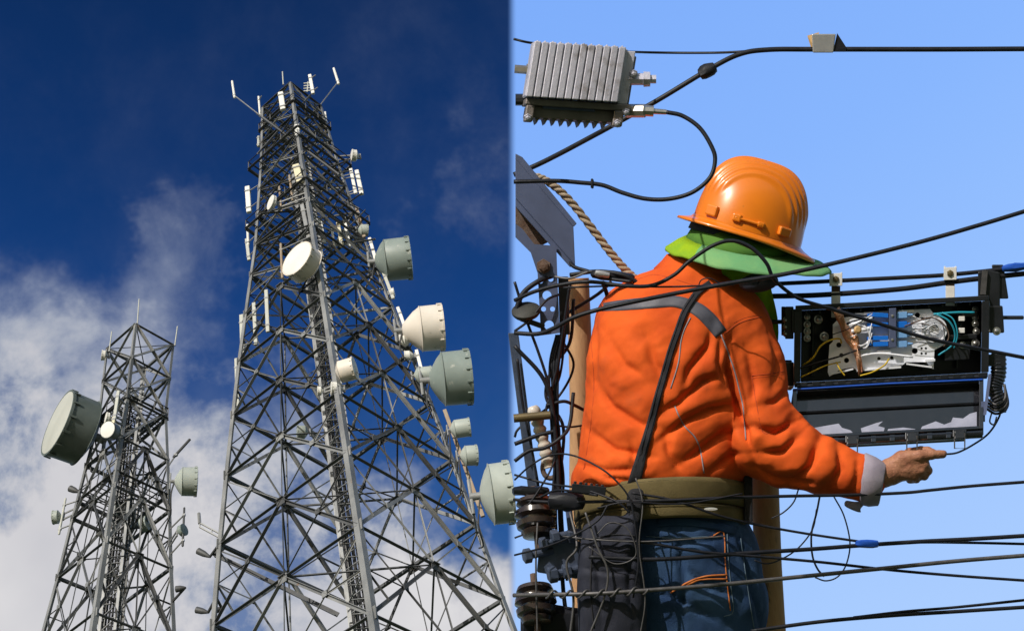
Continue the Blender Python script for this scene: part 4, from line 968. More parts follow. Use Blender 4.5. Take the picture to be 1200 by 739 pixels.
for k, y in enumerate((369, 380, 392, 403)):
    mb = MB(); mb.box((1057, y, -32), (6, -.3, 0), (0, 3.6, 0), (0, 0, 3)); mb.tube([Vector((1063, y, -32)), Vector((1070, y-.5, -32))], [2.4, 1.0], 8); mb.build('blue_adapter', 'blue_clear' if k != 1 else 'blue_plug', ad, px=True, bevel=.0008)
for y in (370, 384, 398):
    mb = MB(); mb.lathe(Vector((1046, y, -25)), Vector((0, 0, 1)), [(0, 1.8), (.8, 1.6), (1.2, .2)], 12); mb.build('screw', 'screw', ad, px=True)
def lead(pts, r, name, m, parent=bxr): mb = MB(); mb.tube(spline([Vector(p) for p in pts]), r, 7); return mb.build(name, m, parent, px=True, smooth=180)
lead([(940, 428, -40), (952, 420, -30), (962, 405, -26), (974, 398, -26), (984, 397, -30), (986, 402, -33)], 1.1, 'yellow_fibre', 'yellow')
lead([(938, 442, -30), (955, 434, -22), (968, 428, -24), (985, 424, -30)], .9, 'yellow_fibre', 'yellow')
lead([(1008, 440, -20), (1022, 436, -20), (1036, 428, -24), (1042, 420, -30)], 1.0, 'yellow_fibre', 'yellow')
lead([(990, 440, -20), (984, 432, -20), (980, 424, -24)], .9, 'yellow_fibre', 'yellow')
lead([(935, 432, -30), (960, 424, -22), (985, 417, -22), (1010, 408, -26), (1024, 404, -30)], 1.1, 'black_fibre', 'black')
lead([(1000, 368, -22), (1012, 370, -24), (1024, 372, -30)], .9, 'black_fibre', 'black')
lead([(975, 392, -24), (992, 386, -20), (1010, 376, -22), (1024, 370, -30)], .6, 'black_fibre', 'black')
lead([(1060, 382, -28), (1076, 376, -24), (1092, 372, -26), (1106, 380, -26), (1112, 394, -26), (1106, 406, -28)], .8, 'brown_fibre', 'rust')
lead([(1098, 368, -24), (1112, 376, -22), (1119, 390, -24), (1116, 404, -28), (1100, 416, -34)], 1.2, 'teal_fibre', 'teal')
lead([(1104, 366, -28), (1117, 374, -24), (1122, 392, -24), (1118, 408, -28)], .9, 'teal_fibre', 'teal')
lead([(1094, 368, -30), (1120, 366, -30), (1142, 366, -30)], 1.5, 'teal_fibre', 'teal')
for k, off in enumerate((-14, -8, -2, 4, 12)):
    lead([(1070, 384+off, -30), (1082, 382+off*.5, -28), (1096, 376+off*.3, -26), (1104, 386+off*.4, -28)], .45, 'clear_fibre', 'tray')
rf = random.Random(4)
for k in range(9):
    x0 = 985+rf.random()*20; y0 = 380+rf.random()*30
    lead([(x0, y0, -30), (x0+12, y0-6+rf.random()*10, -24), (1022, 368+k*4.4, -26)], .55, 'white_fibre', 'tray')
for k in range(5):
    lead([(1066, 372+k*8, -29), (1078, 368+k*8+rf.random()*6, -26), (1090, 374+k*7, -27), (1100, 384+k*4, -29)], .4, 'dark_fibre', 'rust' if k % 2 else 'black')
for x_, y_, w2, h2 in ((1012, 412, 10, 2.2), (1036, 412, 8, 2.2), (1062, 364.5, 9, 1.6), (1018, 367, 6, 1.4), (1090, 422, 6, 1.6)):
    mb = MB(); mb.box((x_, y_, -34), (w2, -.4, 0), (0, h2, 0), (0, 0, 2.6)); mb.build('tray_clip', 'tray', ty, px=True, bevel=.0008)
lead([(1000, 410, -30), (1012, 404, -26), (1020, 398, -28)], 1.3, 'clear_tube', 'tray'); lead([(998, 388, -28), (1012, 386, -26), (1022, 384, -28)], 2.6, 'clear_tube', 'tray'); lead([(998, 380, -28), (1012, 376, -26), (1022, 372, -28)], 2.2, 'clear_tube', 'tray'); lead([(1003, 418, -30), (1030, 414, -28), (1070, 418, -28)], 1.5, 'clear_tube', 'tray')
# copper foil
mb = MB(); G = []
for i, (x, y, w) in enumerate(((980, 362, 3.4), (984, 371, 4), (987, 378, 3), (989, 384, 3.2), (994, 391, 6.5), (999, 398, 7), (1003, 406, 4), (1006, 420, 2.6), (1009, 437, 2.8))):
    G.append([Vector((x+w*t, y-3*t, -16-10*min(1, i/4)+3*math.sin(i*2.1+t*3))) for t in (-1, -.4, .3, 1)])
mb.grid(G); mb.build('copper_strap', 'copper', bxr, px=True, solid=.002, smooth=30)
mb = MB(); mb.lathe(Vector((1004, 387, -22)), Vector((.3, -.2, 1)), [(0, 4), (4, 5), (6, 3)], 9); mb.build('amber_clip', 'tape_tan', bxr, px=True)
# screws and ports
for x, y, r_ in ((946, 371, 2.6), (946, 380, 3), (946, 388, 3), (946, 396, 3), (959, 374, 3.6), (966, 394, 3.8), (1143, 362, 2.8), (1143, 371, 3), (1143, 379, 3), (1144, 388, 3), (1143, 402, 3.6), (1128, 404, 3)):
    mb = MB(); mb.lathe(Vector((x, y, -42)), Vector((0, -.1, 1)), [(-12, r_*1.4), (0, r_*1.4), (.2, r_), (r_*.5, r_*.8), (r_*.9, r_*.25)], 14); mb.build('terminal_screw', 'screw', bxr, px=True, smooth=60)
for x, y in ((1127, 373), (1127, 387)):
    mb = MB(); mb.box((x, y, -34), (3.6, 0, 0), (0, 3, 0), (0, 0, 3)); mb.build('white_terminal', 'white', bxr, px=True, bevel=.001)
DZ = 0.0
mb = MB(); bbox(mb, 176, 206, 48, 70, BD+6, -18); bbox(mb, 182, 214, 40, 46, BD+6, -14); bbox(mb, 196, 214, 14, 20, BD+6, -12); mb.build('inner_block', 'blackp', bxr, px=True, bevel=.002)
# left gland block
mb = MB(); mb.box((925, 378, -22), (5, 0, 0), (0, 19, 0), (0, 0, 16)); mb.box((934, 376, -14), (6, 0, 0), (0, 14, 0), (0, 0, 12)); mb.box((918, 376, -22), (2.4, 0, 0), (0, 17, 0), (0, 0, 9))
mb.tube([Vector((902, 377, -22)), Vector((920, 377, -22))], 2.6, 10); mb.build('cable_gland', 'blackp', bxr, px=True, bevel=.0018)
for y in (366, 375, 383, 391):
    mb = MB(); mb.lathe(Vector((921, y, -8)), Vector((-.2, 0, 1)), [(-6, 4), (0, 4), (.3, 2.8), (2, 1.4)], 12); mb.build('gland_screw', 'screw' if y != 366 else 'blackp', bxr, px=True, smooth=60)
mb = MB(); mb.box((925, 438, -26), (5, 0, 0), (0, 14, 0), (0, 0, 14)); mb.tube([Vector((919, 424, -24)), Vector((928, 424, -24))], 2.4, 10); mb.build('side_port', 'blackp', bxr, px=True, bevel=.002)
mb = MB(); mb.box((928, 476, 14), (1.6, 0, 0), (-3, 20, 8), (0, 0, 3)); mb.build('lid_stay', 'zinc', bxr, px=True)
mb = MB(); mb.box((1157, 462, 20), (1.8, 0, 0), (-3, 24, 10), (0, 0, 3)); mb.box((1152, 482, 26), (2.4, 0, 0), (0, 12, 3), (0, 0, 3)); mb.build('lid_stay', 'zinc', bxr, px=True)
# right end: clamp blocks and ribbed conduits
mb = MB(); mb.box((1167, 374, -24), (9, 0, 0), (1, 16, 0), (0, 0, 15)); mb.box((1163, 338, -28), (9, 2, 0), (0, 21, 0), (0, 0, 12)); mb.box((1152, 334, -24), (6, 0, 0), (0, 16, 0), (0, 0, 10)); mb.box((1172, 330, -30), (7, 0, 0), (3, 20, 0), (0, 0, 10)); mb.box((1155, 372, -14), (5, 0, 0), (0, 18, 0), (0, 0, 12))
mb.tube([Vector((1172, 372, -24)), Vector((1200, 372, -24))], 2.4, 10); mb.build('end_clamp', 'blackp', bxr, px=True, bevel=.003)
mb = MB(); mb.box((1153, 331, -12), (3.4, 0, 0), (-1.2, 14, 0), (0, 0, 1.2)); mb.build('clamp_strip', 'grime', bxr, px=True)
mb = MB(); mb.lathe(Vector((1168, 388, -9)), Vector((0, 0, 1)), [(-4, 5), (0, 5), (.2, 3), (2, 1)], 14); mb.build('clamp_bolt', 'screw', bxr, px=True)
mb = MB(); sp = spline([Vector((1170, 414, -20)), Vector((1170, 438, -18)), Vector((1166, 455, -16)), Vector((1172, 472, -16)), Vector((1170, 480, -18))], 10); mb.tube(sp, [8.5+1.3*(i % 2) for i in range(len(sp))], 14); mb.box((1168, 422, -20), (10, 0, 0), (0, 7, 0), (0, 0, 10)); mb.build('ribbed_conduit', 'blackp', bxr, px=True)
for k in range(4):
    lead([(1158-k*1.5, 468+k*3, -10), (1168, 474+k*3.5, -4), (1178+k, 466+k*3, -10), (1177, 450, -14)], 1.6, 'conduit_coil', 'black' if k % 2 else 'grime')
lead([(1162, 484, -6), (1160, 494, -4), (1165, 497, -4), (1168, 488, -6)], 1.0, 'wire_hook', 'grime')
# hanging brackets
for cx, y0, y1 in ((979.5, 320, 366), (1113.5, 313, 352)):
    mb = MB(); mb.box((cx, y0+7.5, -18), (7.6, -.3, 0), (0, 7.5, 0), (0, 0, 2.4)); mb.box((cx-6.4, y0+1, -18), (1, 0, 0), (0, 2.2, 0), (0, 0, 2.2)); mb.box((cx+6.4, y0+1, -18), (1, 0, 0), (0, 2.2, 0), (0, 0, 2.2))
    mb.box((cx, (y1+y0+36)/2-4, -21), (5.4, 0, 0), (0, (y1-y0-28)/2+6, 0), (0, 0, 1.5)); hb = mb.build('hanging_bracket', 'white', bxr, px=True, bevel=.001)
    mb = MB(); mb.box((cx, y0+22, -22), (5.2, 0, 0), (0, 7, 0), (0, 0, 1.8)); mb.build('rusty_plate', 'rust', hb, px=True)
    mb = MB(); mb.lathe(Vector((cx, y0+7, -15.4)), Vector((0, 0, 1)), [(0, 4), (1.5, 3.8), (2.2, 1)], 6); mb.build('bolt', 'hoop', hb, px=True)

# ================================================================== finned amplifier housing
DZ = 400.0
am = thing('amplifier_housing', P(680, 140, 400), 'ribbed grey cast aluminium amplifier housing on the cable at upper left', 'amplifier housing')
aX, aY, aZ = Vector((110, 7, -16)).normalized(), Vector((-10, 62, 6)).normalized(), Vector((.12, -.08, 1)).normalized()
aO = Vector((626, 49, 20))
def ap(u, v, w): return aO+aX*u+aY*v+aZ*w
def abox(mb, u0, u1, v0, v1, w0, w1): mb.box(ap((u0+u1)/2, (v0+v1)/2, (w0+w1)/2), aX*(u1-u0)/2, aY*(v1-v0)/2, aZ*(w1-w0)/2)
mb = MB(); abox(mb, 0, 112, 1.5, 64, -32, -6); 
for k in range(12):
    u = 0.6+k*9.15; abox(mb, u, u+7.9, -1+.6*(k % 2), 65, -34, 0); abox(mb, u+3, u+5, -2.6, 0, -20, -6)
for k in range(11):
    u = 3.2+k*9.15; abox(mb, u+4, u+7.2, .8, 64.2, -33, -4.5)
abox(mb, 110, 122, 3, 66, -36, -10); mb.build('finned_cover', 'alu', am, px=True, bevel=.0016)
mb = MB(); abox(mb, 2, 126, 66, 74, -44, -8); abox(mb, 6, 118, 74.1, 88, -46, -16); abox(mb, 113, 125, 8, 66, -50, -18)
abox(mb, 4, 14, 74.1, 94, -20, -8); abox(mb, 108, 120, 74.1, 93, -22, -8)
mb.build('housing_base', 'alu_dark', am, px=True, bevel=.002)
mb = MB()
for k in range(9):
    u = 20+k*10; p = ap(u, 87, -18); mb.add([p+aX*-3.4, p+aX*3.4, p+aY*8, p+aX*-3.4-aZ*24, p+aX*3.4-aZ*24, p+aY*8-aZ*24], [(0, 1, 2), (5, 4, 3), (0, 3, 4, 1), (1, 4, 5, 2), (2, 5, 3, 0)])
mb.build('bottom_fins', 'alu_dark', am, px=True)
mb = MB(); abox(mb, 24, 86, 73, 77, -15.9, -13); mb.build('cover_slot', 'zinc', am, px=True, bevel=.001)
for (u, v) in ((8, 90), (114, 90), (122, 76), (124, 30)):
    mb = MB(); mb.lathe(ap(u, v, -8), aZ+Vector((0, .5, 0)), [(-3, 5), (0, 5), (.2, 3.4), (3, 3.2), (3.6, .5)], 6); mb.build('bolt', 'alu', am, px=True)
def fitting(pts, rs, name, m, parent, n=6): mb = MB(); mb.tube([Vector(p) for p in pts], rs, n); return mb.build(name, m, parent, px=True)
fitting([(736, 93, -10), (754, 93, -10), (754.2, 93, -10), (762, 93, -10), (762.2, 93, -10), (769, 93, -10)], [7, 7, 9, 8.6, 5, 5], 'port_plug', 'alu', am, 8)
fitting([(734, 130, -14), (756, 130, -6), (756.2, 130, -6), (766, 130.5, -6), (766.2, 130.5, -6), (781, 131.5, -6)], [8, 8, 6.4, 6.4, 3.4, 3.0], 'cable_connector', 'brass', am, 8)
fitting([(621, 82, -8), (617, 82, -8), (616.8, 82, -8), (603, 81, -8)], [7, 7, 5, 5], 'port_fitting', 'brass', am, 6)
fitting([(620, 117, -12), (604, 117, -12)], [7, 7], 'port_fitting', 'blackp', am, 10)

DZ = 0.0
# ================================================================== cables
def cable(pts, w, label, m='black', name='cable', group='cables around the lineman', cat='cable', wav=0):
    pts = [Vector(p) if len(p) == 3 else Vector((p[0], p[1], 60)) for p in pts]
    sp = spline(pts, 10)
    if wav: sp = [p+Vector((0, wav*math.sin(i*.35), wav*math.cos(i*.3))) for i, p in enumerate(sp)]
    mid = sp[len(sp)//2]; mb = MB(); mb.tube(sp, w/2, 10)
    o = mb.build(name, m, px=True, smooth=180, root=P(*mid)); return tag(o, label, cat, group)
cable([(602, 205, -30), (630, 193, -30), (660, 178, -40), (690, 162, -50), (716, 148, -60), (770, 118, -50), (830, 82, -40), (866, 64, -40), (900, 58.5, -40), (960, 58, -40), (1100, 58, -40), (1206, 57.5, -40)], 6, 'thick black cable passing behind the ribbed amplifier housing')
cable([(602, 46, 300), (626, 51, 290), (690, 58, 180), (755, 61.5, -70), (840, 62, -60), (890, 59, -45), (905, 57, -42)], 3, 'thin cable from the amplifier top to the thick cable')
cable([(781, 131.5, 394), (800, 136, 396), (820, 150, 400), (834, 172, 404), (838, 188, 406), (832, 208, 408), (812, 225, 408), (785, 233, 404), (757, 233, 400), (730, 226, 396), (706, 217, 392), (680, 214, 390), (650, 212, 388), (602, 213, 386)], 5.2, 'black coax looping from the amplifier connector past the hard hat')
cable([(1206, 246, 380), (1150, 263, 380), (1080, 283, 380), (1000, 303, 380), (920, 321, 380), (860, 331, 380), (800, 342, 380), (740, 354, 380), (700, 363, 375), (672, 372, 370), (650, 384, 360), (630, 391, 350), (603, 390, 340)], 5.2, 'straight black cable slanting across the shoulders of the lineman')
cable([(603, 352, 300), (625, 342, 310), (655, 334, 320), (690, 330, 330), (735, 335, 340), (765, 334, 340), (790, 322, 340), (808, 306, 340), (835, 288, 340), (858, 282, 340), (880, 290, 340), (898, 308, 340), (908, 328, 335), (935, 349, 325), (975, 362, 310), (1030, 379, 300), (1090, 397, 290), (1150, 409, 280), (1206, 420, 270)], 4.6, 'black cable curving over the green hood then down across the open box')
cable([(660, 337, 330), (720, 335, 335), (775, 336, 340), (830, 334, 340), (880, 327, 340), (912, 322, 340)], 2.2, 'thin black wire along the collar of the orange jacket')
cable([(818, 336, 112), (822, 328, 114), (832, 326, 116), (845, 332, 114), (860, 334, 114)], 1.4, 'tiny wire loop at the jacket collar')
cable([(896, 333, -20), (940, 331, -20), (1000, 328, -20), (1060, 325, -20), (1110, 322, -20), (1160, 317, -20), (1206, 311, -20)], 5.0, 'upper of two parallel cables the splice box hangs from')
cable([(905, 347, -22), (950, 346, -22), (1000, 343, -22), (1060, 338, -22), (1110, 331, -22), (1150, 326, -22), (1206, 320, -22)], 6.2, 'lower of two parallel cables the splice box hangs from')
cable([(602, 585, 30), (650, 588, 60), (720, 587, 105), (780, 586, 112), (850, 583, 110), (920, 581, 90), (1000, 579.5, 75), (1060, 577, 70), (1090, 574, 70), (1140, 569, 70), (1206, 564, 70)], 3.8, 'black cable crossing the khaki belt and passing below the hand')
cable([(740, 577, 108), (790, 586, 112), (840, 603, 108), (880, 613, 90), (940, 624, 80), (1007, 634, 75)], 3, 'black wire running down from the belt to the blue tape')
cable([(690, 652, 115), (760, 655, 118), (820, 652, 112), (870, 648, 100), (950, 643, 85), (1010, 638.5, 75), (1080, 634, 72), (1140, 631, 70), (1206, 627, 68)], 5, 'black cable with blue tape wrapped round it')
cable([(1030, 637.5, 68), (1080, 635, 66), (1140, 635.5, 64), (1206, 637, 62)], 3.2, 'thin cable splitting off below the blue taped cable')
cable([(700, 630, 115), (760, 636, 118), (820, 646, 112), (880, 651, 100), (960, 658, 90), (1040, 667, 84), (1120, 674, 80), (1206, 680, 78)], 3.4, 'thin black cable falling gently from the jeans to the right')
cable([(602, 697, 60), (650, 696, 100), (700, 695, 120), (760, 691, 124), (850, 684, 116), (950, 674, 100), (1030, 666, 92), (1120, 657, 84), (1206, 650, 80)], 5, 'grey steel messenger wire across the thighs', 'grime')
cable([(1000, 723, 60), (1060, 716, 60), (1120, 711, 60), (1206, 702, 60)], 3.4, 'upper thin cable in the bottom right corner')
cable([(880, 739, 62), (960, 728, 62), (1040, 721, 62), (1120, 716, 62), (1206, 710.5, 62)], 4.6, 'lower thicker cable in the bottom right corner')
cable([(936, 572, 60), (930, 588, 58), (918, 600, 56), (904, 607, 54)], 1.8, 'short drooping wire under the sleeve beside the ladder rail')
cable([(961, 579, 72), (957, 600, 70), (951, 625, 70), (952, 650, 70), (958, 666, 70), (966, 675, 70)], 2.4, 'long hanging wire loop, left side, under the forearm')
cable([(957, 596, 68), (952, 620, 66), (935, 642, 64), (915, 655, 62), (898, 660, 60), (884, 656, 60)], 1.8, 'thin wire swinging from the loop to the ladder rail')
cable([(977, 581, 72), (989, 604, 72), (996, 635, 72), (992, 660, 72), (982, 675, 72), (968, 680, 72), (955, 676, 72)], 1.8, 'thin round wire loop hanging below the cuff')
cable([(1107, 532, 56), (1122, 530, 36), (1140, 521, 8), (1158, 508, -2), (1170, 490, -10), (1176, 470, -14)], 2.4, 'thin fibre held in the fingertips running up to the box end')
# tangle at the left edge
TG = [([(603, 405, 10), (640, 450, 10), (652, 520, 12), (656, 600, 14), (660, 690, 16), (668, 745, 16)], 5, 'thick dark cable at the heart of the bundle left of the lineman'),
 ([(668, 332, 20), (655, 420, 8), (645, 470, 6), (650, 540, 8), (644, 620, 20)], 3.5, 'cable dropping from the holed bracket into the bundle'),
 ([(662, 392, 10), (656, 440, 0), (640, 480, 0), (655, 500, 6), (652, 580, 10)], 3, 'cable wriggling down behind the tan rod'),
 ([(606, 420, 0), (612, 470, 0), (624, 530, 0), (634, 590, 0), (645, 680, 0)], 3.2, 'cable running down beside the dark left bar'),
 ([(672, 350, -20), (668, 400, -20), (648, 430, -20), (640, 465, -20), (660, 500, -10), (656, 560, 0)], 4, 'cable bowing out from the black post behind the ladder'),
 ([(603, 370, 14), (612, 345, 14), (630, 330, 14), (650, 322, 0)], 6, 'stout cable arching left of the holed bracket'),
 ([(603, 388, 20), (620, 375, 24), (640, 352, 20), (655, 345, 10)], 3, 'cable rising to the holed bracket from the left'),
 ([(603, 330, 10), (616, 372, 10), (630, 410, 10), (640, 440, 10), (648, 470, 10)], 3.4, 'cable slanting down from the disc knob'),
 ([(603, 540, 20), (620, 528, 20), (640, 524, 22), (660, 510, 20), (668, 495, 10), (672, 460, 0)], 4.5, 'cable bending round the bundle at the pale beads'),
 ([(603, 520, 10), (630, 510, 10), (650, 505, 10)], 5, 'short thick cable below the tan rod'),
 ([(640, 475, 8), (660, 470, 8), (672, 474, 0), (684, 480, -20)], 4, 'black cable reaching from the bundle to the ladder rail'),
 ([(650, 498, 6), (668, 500, 0), (684, 498, -20)], 2.4, 'thin cable reaching from the bundle to the ladder rail'),
 ([(603, 562, 40), (622, 545, 50), (645, 533, 60), (670, 533, 80), (700, 546, 110), (722, 563, 118), (738, 585, 120), (745, 620, 122), (748, 660, 122), (742, 700, 120)], 2.2, 'thin wire looping over the belt and down the dark pouch'),
 ([(603, 600, 40), (620, 590, 45), (640, 560, 40), (650, 540, 30)], 2.4, 'thin wire rising from the upper insulator'),
 ([(603, 556, 30), (640, 566, 50), (680, 572, 90), (720, 586, 116), (738, 600, 120)], 2.6, 'thin wire across the black clamp to the strap end'),
 ([(603, 650, 60), (640, 640, 90), (670, 628, 110), (700, 610, 118), (712, 592, 118)], 2.4, 'thin wire climbing from the lower insulator to the belt'),
 ([(686, 600, 112), (700, 640, 118), (712, 668, 120), (708, 700, 120), (690, 745, 118)], 2.6, 'grey wire hanging down the middle of the pouch'),
 ([(668, 600, 80), (676, 640, 100), (664, 660, 100), (672, 700, 104), (668, 745, 104)], 3, 'grey wire hanging beside the lower insulator'),
 ([(660, 628, 90), (700, 632, 116), (760, 634, 120), (850, 628, 116)], 1.8, 'fine wire across the pouch and jeans'),
 ([(630, 612, 60), (628, 660, 70), (630, 745, 70)], 2.2, 'fine vertical wire in front of the insulators'),
 ([(690, 640, 116), (720, 660, 120), (745, 650, 122), (736, 620, 122), (715, 612, 122), (700, 625, 120)], 1.4, 'fine curl of wire on the pouch'),
 ([(603, 575, 30), (630, 582, 40), (655, 574, 60), (700, 580, 108)], 3, 'wire crossing above the upper insulator'),
 ([(603, 630, 30), (618, 622, 30), (625, 600, 30)], 2.2, 'short wire curl at the upper insulator'),
 ([(660, 400, -30), (672, 430, -40), (650, 470, -40), (610, 500, -30), (603, 512, -30)], 3, 'faint cable crossing behind the bundle'),
 ([(700, 595, 112), (735, 588, 120), (800, 590, 116), (870, 578, 110)], 2, 'thin black wire lying along the khaki belt'),
 ([(745, 560, 112), (753, 590, 118), (749, 640, 122), (756, 700, 122), (750, 745, 120)], 1.6, 'fine wire down the inner edge of the pouch'),
]
for i, (p, w, lab) in enumerate(TG):
    cable(p, w, lab, 'grime' if lab.startswith('grey') or lab.startswith('fine') else 'black', group='tangled wires at the pole')
for k in range(5):
    x = 646+k*2.6
    cable([(x+6, 392, -10+k), (x-2, 430, -6+k*2), (x+3*math.sin(k), 500, k), (x+4, 560, 4+k), (x-2+k, 600, 8+k), (x+k*2, 680, 12)], 2.6+.5*(k % 3), 'one of five near-identical dark wires bound side by side in the bundle', group='bundled dark wires')
# spiral wrap on the messenger
sw = MB(); sp = []
base_ = spline([Vector((640, 696, 96)), Vector((700, 695, 120)), Vector((760, 691, 124))], 60)
for i, p in enumerate(base_): a = i*.33; sp.append(p+Vector((0, 4.2*math.cos(a), 4.2*math.sin(a))))
sw.tube(sp, 1.3, 7); o = sw.build('wire_wrap', 'grime', px=True, smooth=180, root=P(700, 695, 120)); tag(o, 'spiral wire wrapped round the grey messenger wire over the pouch', 'wire wrap')
# ---- tape wraps
def lump(c, r, label, m, name='tape_wrap', seed=0, ax=(1, 0, 0), cat='tape', root=None, group=None):
    a = Vector(ax).normalized(); x, y = frame(a); mb = MB(); G = []; rng = random.Random(seed)
    prof = [(-1, .35), (-.9, .8), (-.5, .95), (0, 1), (.5, .9), (.9, .75), (1, .35)]
    for t, q_ in prof:
        G.append([Vector(c)+a*t*r[0]+(x*math.cos(b)*r[1]+y*math.sin(b)*r[2])*q_*(1+rng.uniform(-.16, .16)) for b in np.linspace(0, 2*math.pi, 14, endpoint=False)])
    mb.grid(G, True); n = len(mb.v); mb.f += [tuple(range(14)), tuple(range(n-14, n))]
    if root is not None: return mb.build(name, m, root, px=True, smooth=35)
    o = mb.build(name, m, px=True, smooth=35, root=P(*c)); return tag(o, label, cat, group)
lump((829, 83, -40), (11, 8, 8), 'black tape lump on the thick cable above the hard hat', 'black', seed=3, ax=(1, -.5, 0))
tw = thing('tape_wrap', P(966, 52, -40), 'silver and tan tape wrap on the upper cable', 'tape')
mb = MB(); mb.box((966, 51, -36), (12, 0, 0), (1.5, 11, 0), (0, 0, 4)); mb.v = [Vector((v.x+(6 if v.y < 50 else 0)*(1 if v.x > 966 else .3)-3, v.y, v.z)) for v in mb.v]; mb.build('silver_band', 'tape_silver', tw, px=True, bevel=.002)
mb = MB(); mb.add([(946, 42, -38), (960, 38, -36), (955, 56, -34), (950, 55, -38), (946, 42, -44), (960, 38, -44), (955, 56, -44), (950, 55, -44)], [(0, 1, 2, 3), (7, 6, 5, 4), (0, 4, 5, 1), (1, 5, 6, 2), (2, 6, 7, 3), (3, 7, 4, 0)]); mb.build('tan_flap', 'tape_tan', tw, px=True)
mb = MB(); mb.add([(976, 61, -34), (981, 39, -36), (992, 56, -36), (991, 61, -36), (976, 61, -46), (981, 39, -44), (992, 56, -44), (991, 61, -44)], [(0, 1, 2, 3), (7, 6, 5, 4), (0, 4, 5, 1), (1, 5, 6, 2), (2, 6, 7, 3), (3, 7, 4, 0)]); mb.build('black_flap', 'black', tw, px=True)
lump((1016, 637, 75), (14, 5, 5), 'bright blue tape wrapped round the lower cable', 'tape_blue', seed=5)
lump((1190, 313, -18), (16, 5, 5), 'dark blue tape on the cable above the box end', 'tape_blue', seed=8, ax=(1, -.12, 0))
lump((694, 215, 391), (2, 6, 3), 'small cable tie on the looping coax', 'black', seed=2, name='cable_tie', cat='cable tie')
lump((718, 323, 20), (26, 6, 8), 'crumpled black taped cable joint beside the ladder top', 'black', seed=12, ax=(1, .1, 0), name='cable_joint', cat='cable joint')
lump((706, 321, 28), (9, 4, 4), 'shiny silver tape patch on the crumpled cable joint', 'tape_silver', seed=14, ax=(1, .2, 0))
cable([(668, 322, 10), (700, 318, 20), (730, 322, 30), (748, 332, 30)], 5, 'upper black cable of the joint running under the jacket shoulder')
cable([(664, 300, 0), (672, 312, 4), (690, 318, 10), (712, 326, 24), (740, 330, 34)], 4.5, 'black cable from the steel arm to the taped joint')
cable([(650, 324, 12), (668, 326, 20), (690, 318, 24)], 2.6, 'grey wire tail left of the taped joint', 'grime')
cable([(706, 330, 0), (712, 350, -10), (708, 372, -20), (700, 390, -30)], 5, 'black cable dropping behind the shoulder from the joint')
cable([(660, 370, -30), (700, 345, -30), (716, 330, -20)], 4, 'black cable behind the ladder rail top')

# ---- three-strand rope
rp_ = spline([Vector(p) for p in ((618, 206, -10), (634, 209, -10), (652, 220, -12), (672, 240, -16), (694, 268, -20), (714, 294, -24), (732, 315, -26), (746, 328, -26))], 30)
rr = thing('rope', P(746, 328, -26), 'twisted beige rope slanting from the steel arm to the jacket', 'rope')
for s_ in range(3):
    pts = []
    for i, p in enumerate(rp_):
        t = (rp_[min(i+1, len(rp_)-1)]-rp_[max(i-1, 0)]).normalized(); x, y = frame(t); a = i*.22+s_*2*math.pi/3
        pts.append(p+(x*math.cos(a)+y*math.sin(a))*2.5)
    mb = MB(); mb.tube(pts, 2.55, 8); mb.build('strand', 'rope', rr, px=True, smooth=180)

# ---- steel arm, holed bracket, post
sa = thing('steel_crossarm', P(640, 250, 0), 'blue-grey steel channel arm poking in at the left', 'crossarm')
def prism(poly, z0, z1, name, m, parent, bevel=.0015):
    n = len(poly); mb = MB(); mb.add([Vector((x, y, z0)) for x, y in poly]+[Vector((x, y, z1)) for x, y in poly], [tuple(range(n)), tuple(range(2*n-1, n-1, -1))]+[(i, (i+1) % n, n+(i+1) % n, n+i) for i in range(n)])
    return mb.build(name, m, parent, px=True, bevel=bevel)
prism([(604, 184), (672, 266), (674, 311), (604, 232)], 0, 5, 'web_plate', 'zinc', sa)
prism([(604, 180), (612, 184), (676, 262), (672, 266), (604, 186)], -30, 5.5, 'top_flange', 'zinc', sa)
prism([(604, 232), (674, 311), (668, 313), (604, 242)], -34, 4, 'bottom_flange', 'zinc', sa)
prism([(604, 240), (626, 262), (642, 284), (630, 290), (604, 268)], -40, -20, 'rusty_gusset', 'rust', sa)
br_ = outline([(604, 262), (612, 268), (626, 286), (652, 288), (653, 320), (656, 390), (634, 393), (630, 320), (622, 296), (604, 278)], 3, 'plate', 'zinc', None, 8,
        [(633.5, 329, 3.1), (645.5, 327, 3.1), (641, 346, 5.3), (637, 362, 2.9), (647.5, 362, 2.9), (643.5, 381, 5.6)])
br_.name = 'holed_bracket'; tag(br_, 'flat grey bracket with round holes hanging below the steel arm', 'bracket')
mb = MB(); mb.lathe(Vector((637, 312, 10)), Vector((0, 0, 1)), [(0, 9), (3, 8.6), (3.2, 6), (8, 5.6), (9, 2)], 6); mb.build('rusty_bolt', 'rust', br_, px=True)
mb = MB(); mb.box((661, 358, -12), (6, 0, 0), (1, 34, 0), (0, 0, 7)); o = mb.build('black_post', 'blackp', px=True, bevel=.002, root=P(661, 390, -12)); tag(o, 'short black flat bar between the holed bracket and the ladder', 'bar')
kn = thing('disc_knob', P(618, 372, 16), 'olive black disc shaped clamp over the cables at the left edge', 'clamp')
mb = MB(); mb.lathe(Vector((617, 368, 12)), Vector((-.1, -.78, .5)), [(0, 15), (3, 17), (6, 17), (9, 13), (10, 2)], 28); mb.build('disc', 'olive', kn, px=True, smooth=40)
mb = MB(); mb.box((624, 378, 8), (14, 5, 0), (-1, 3, 0), (0, 0, 5)); mb.build('clamp_foot', 'blackp', kn, px=True, bevel=.002)
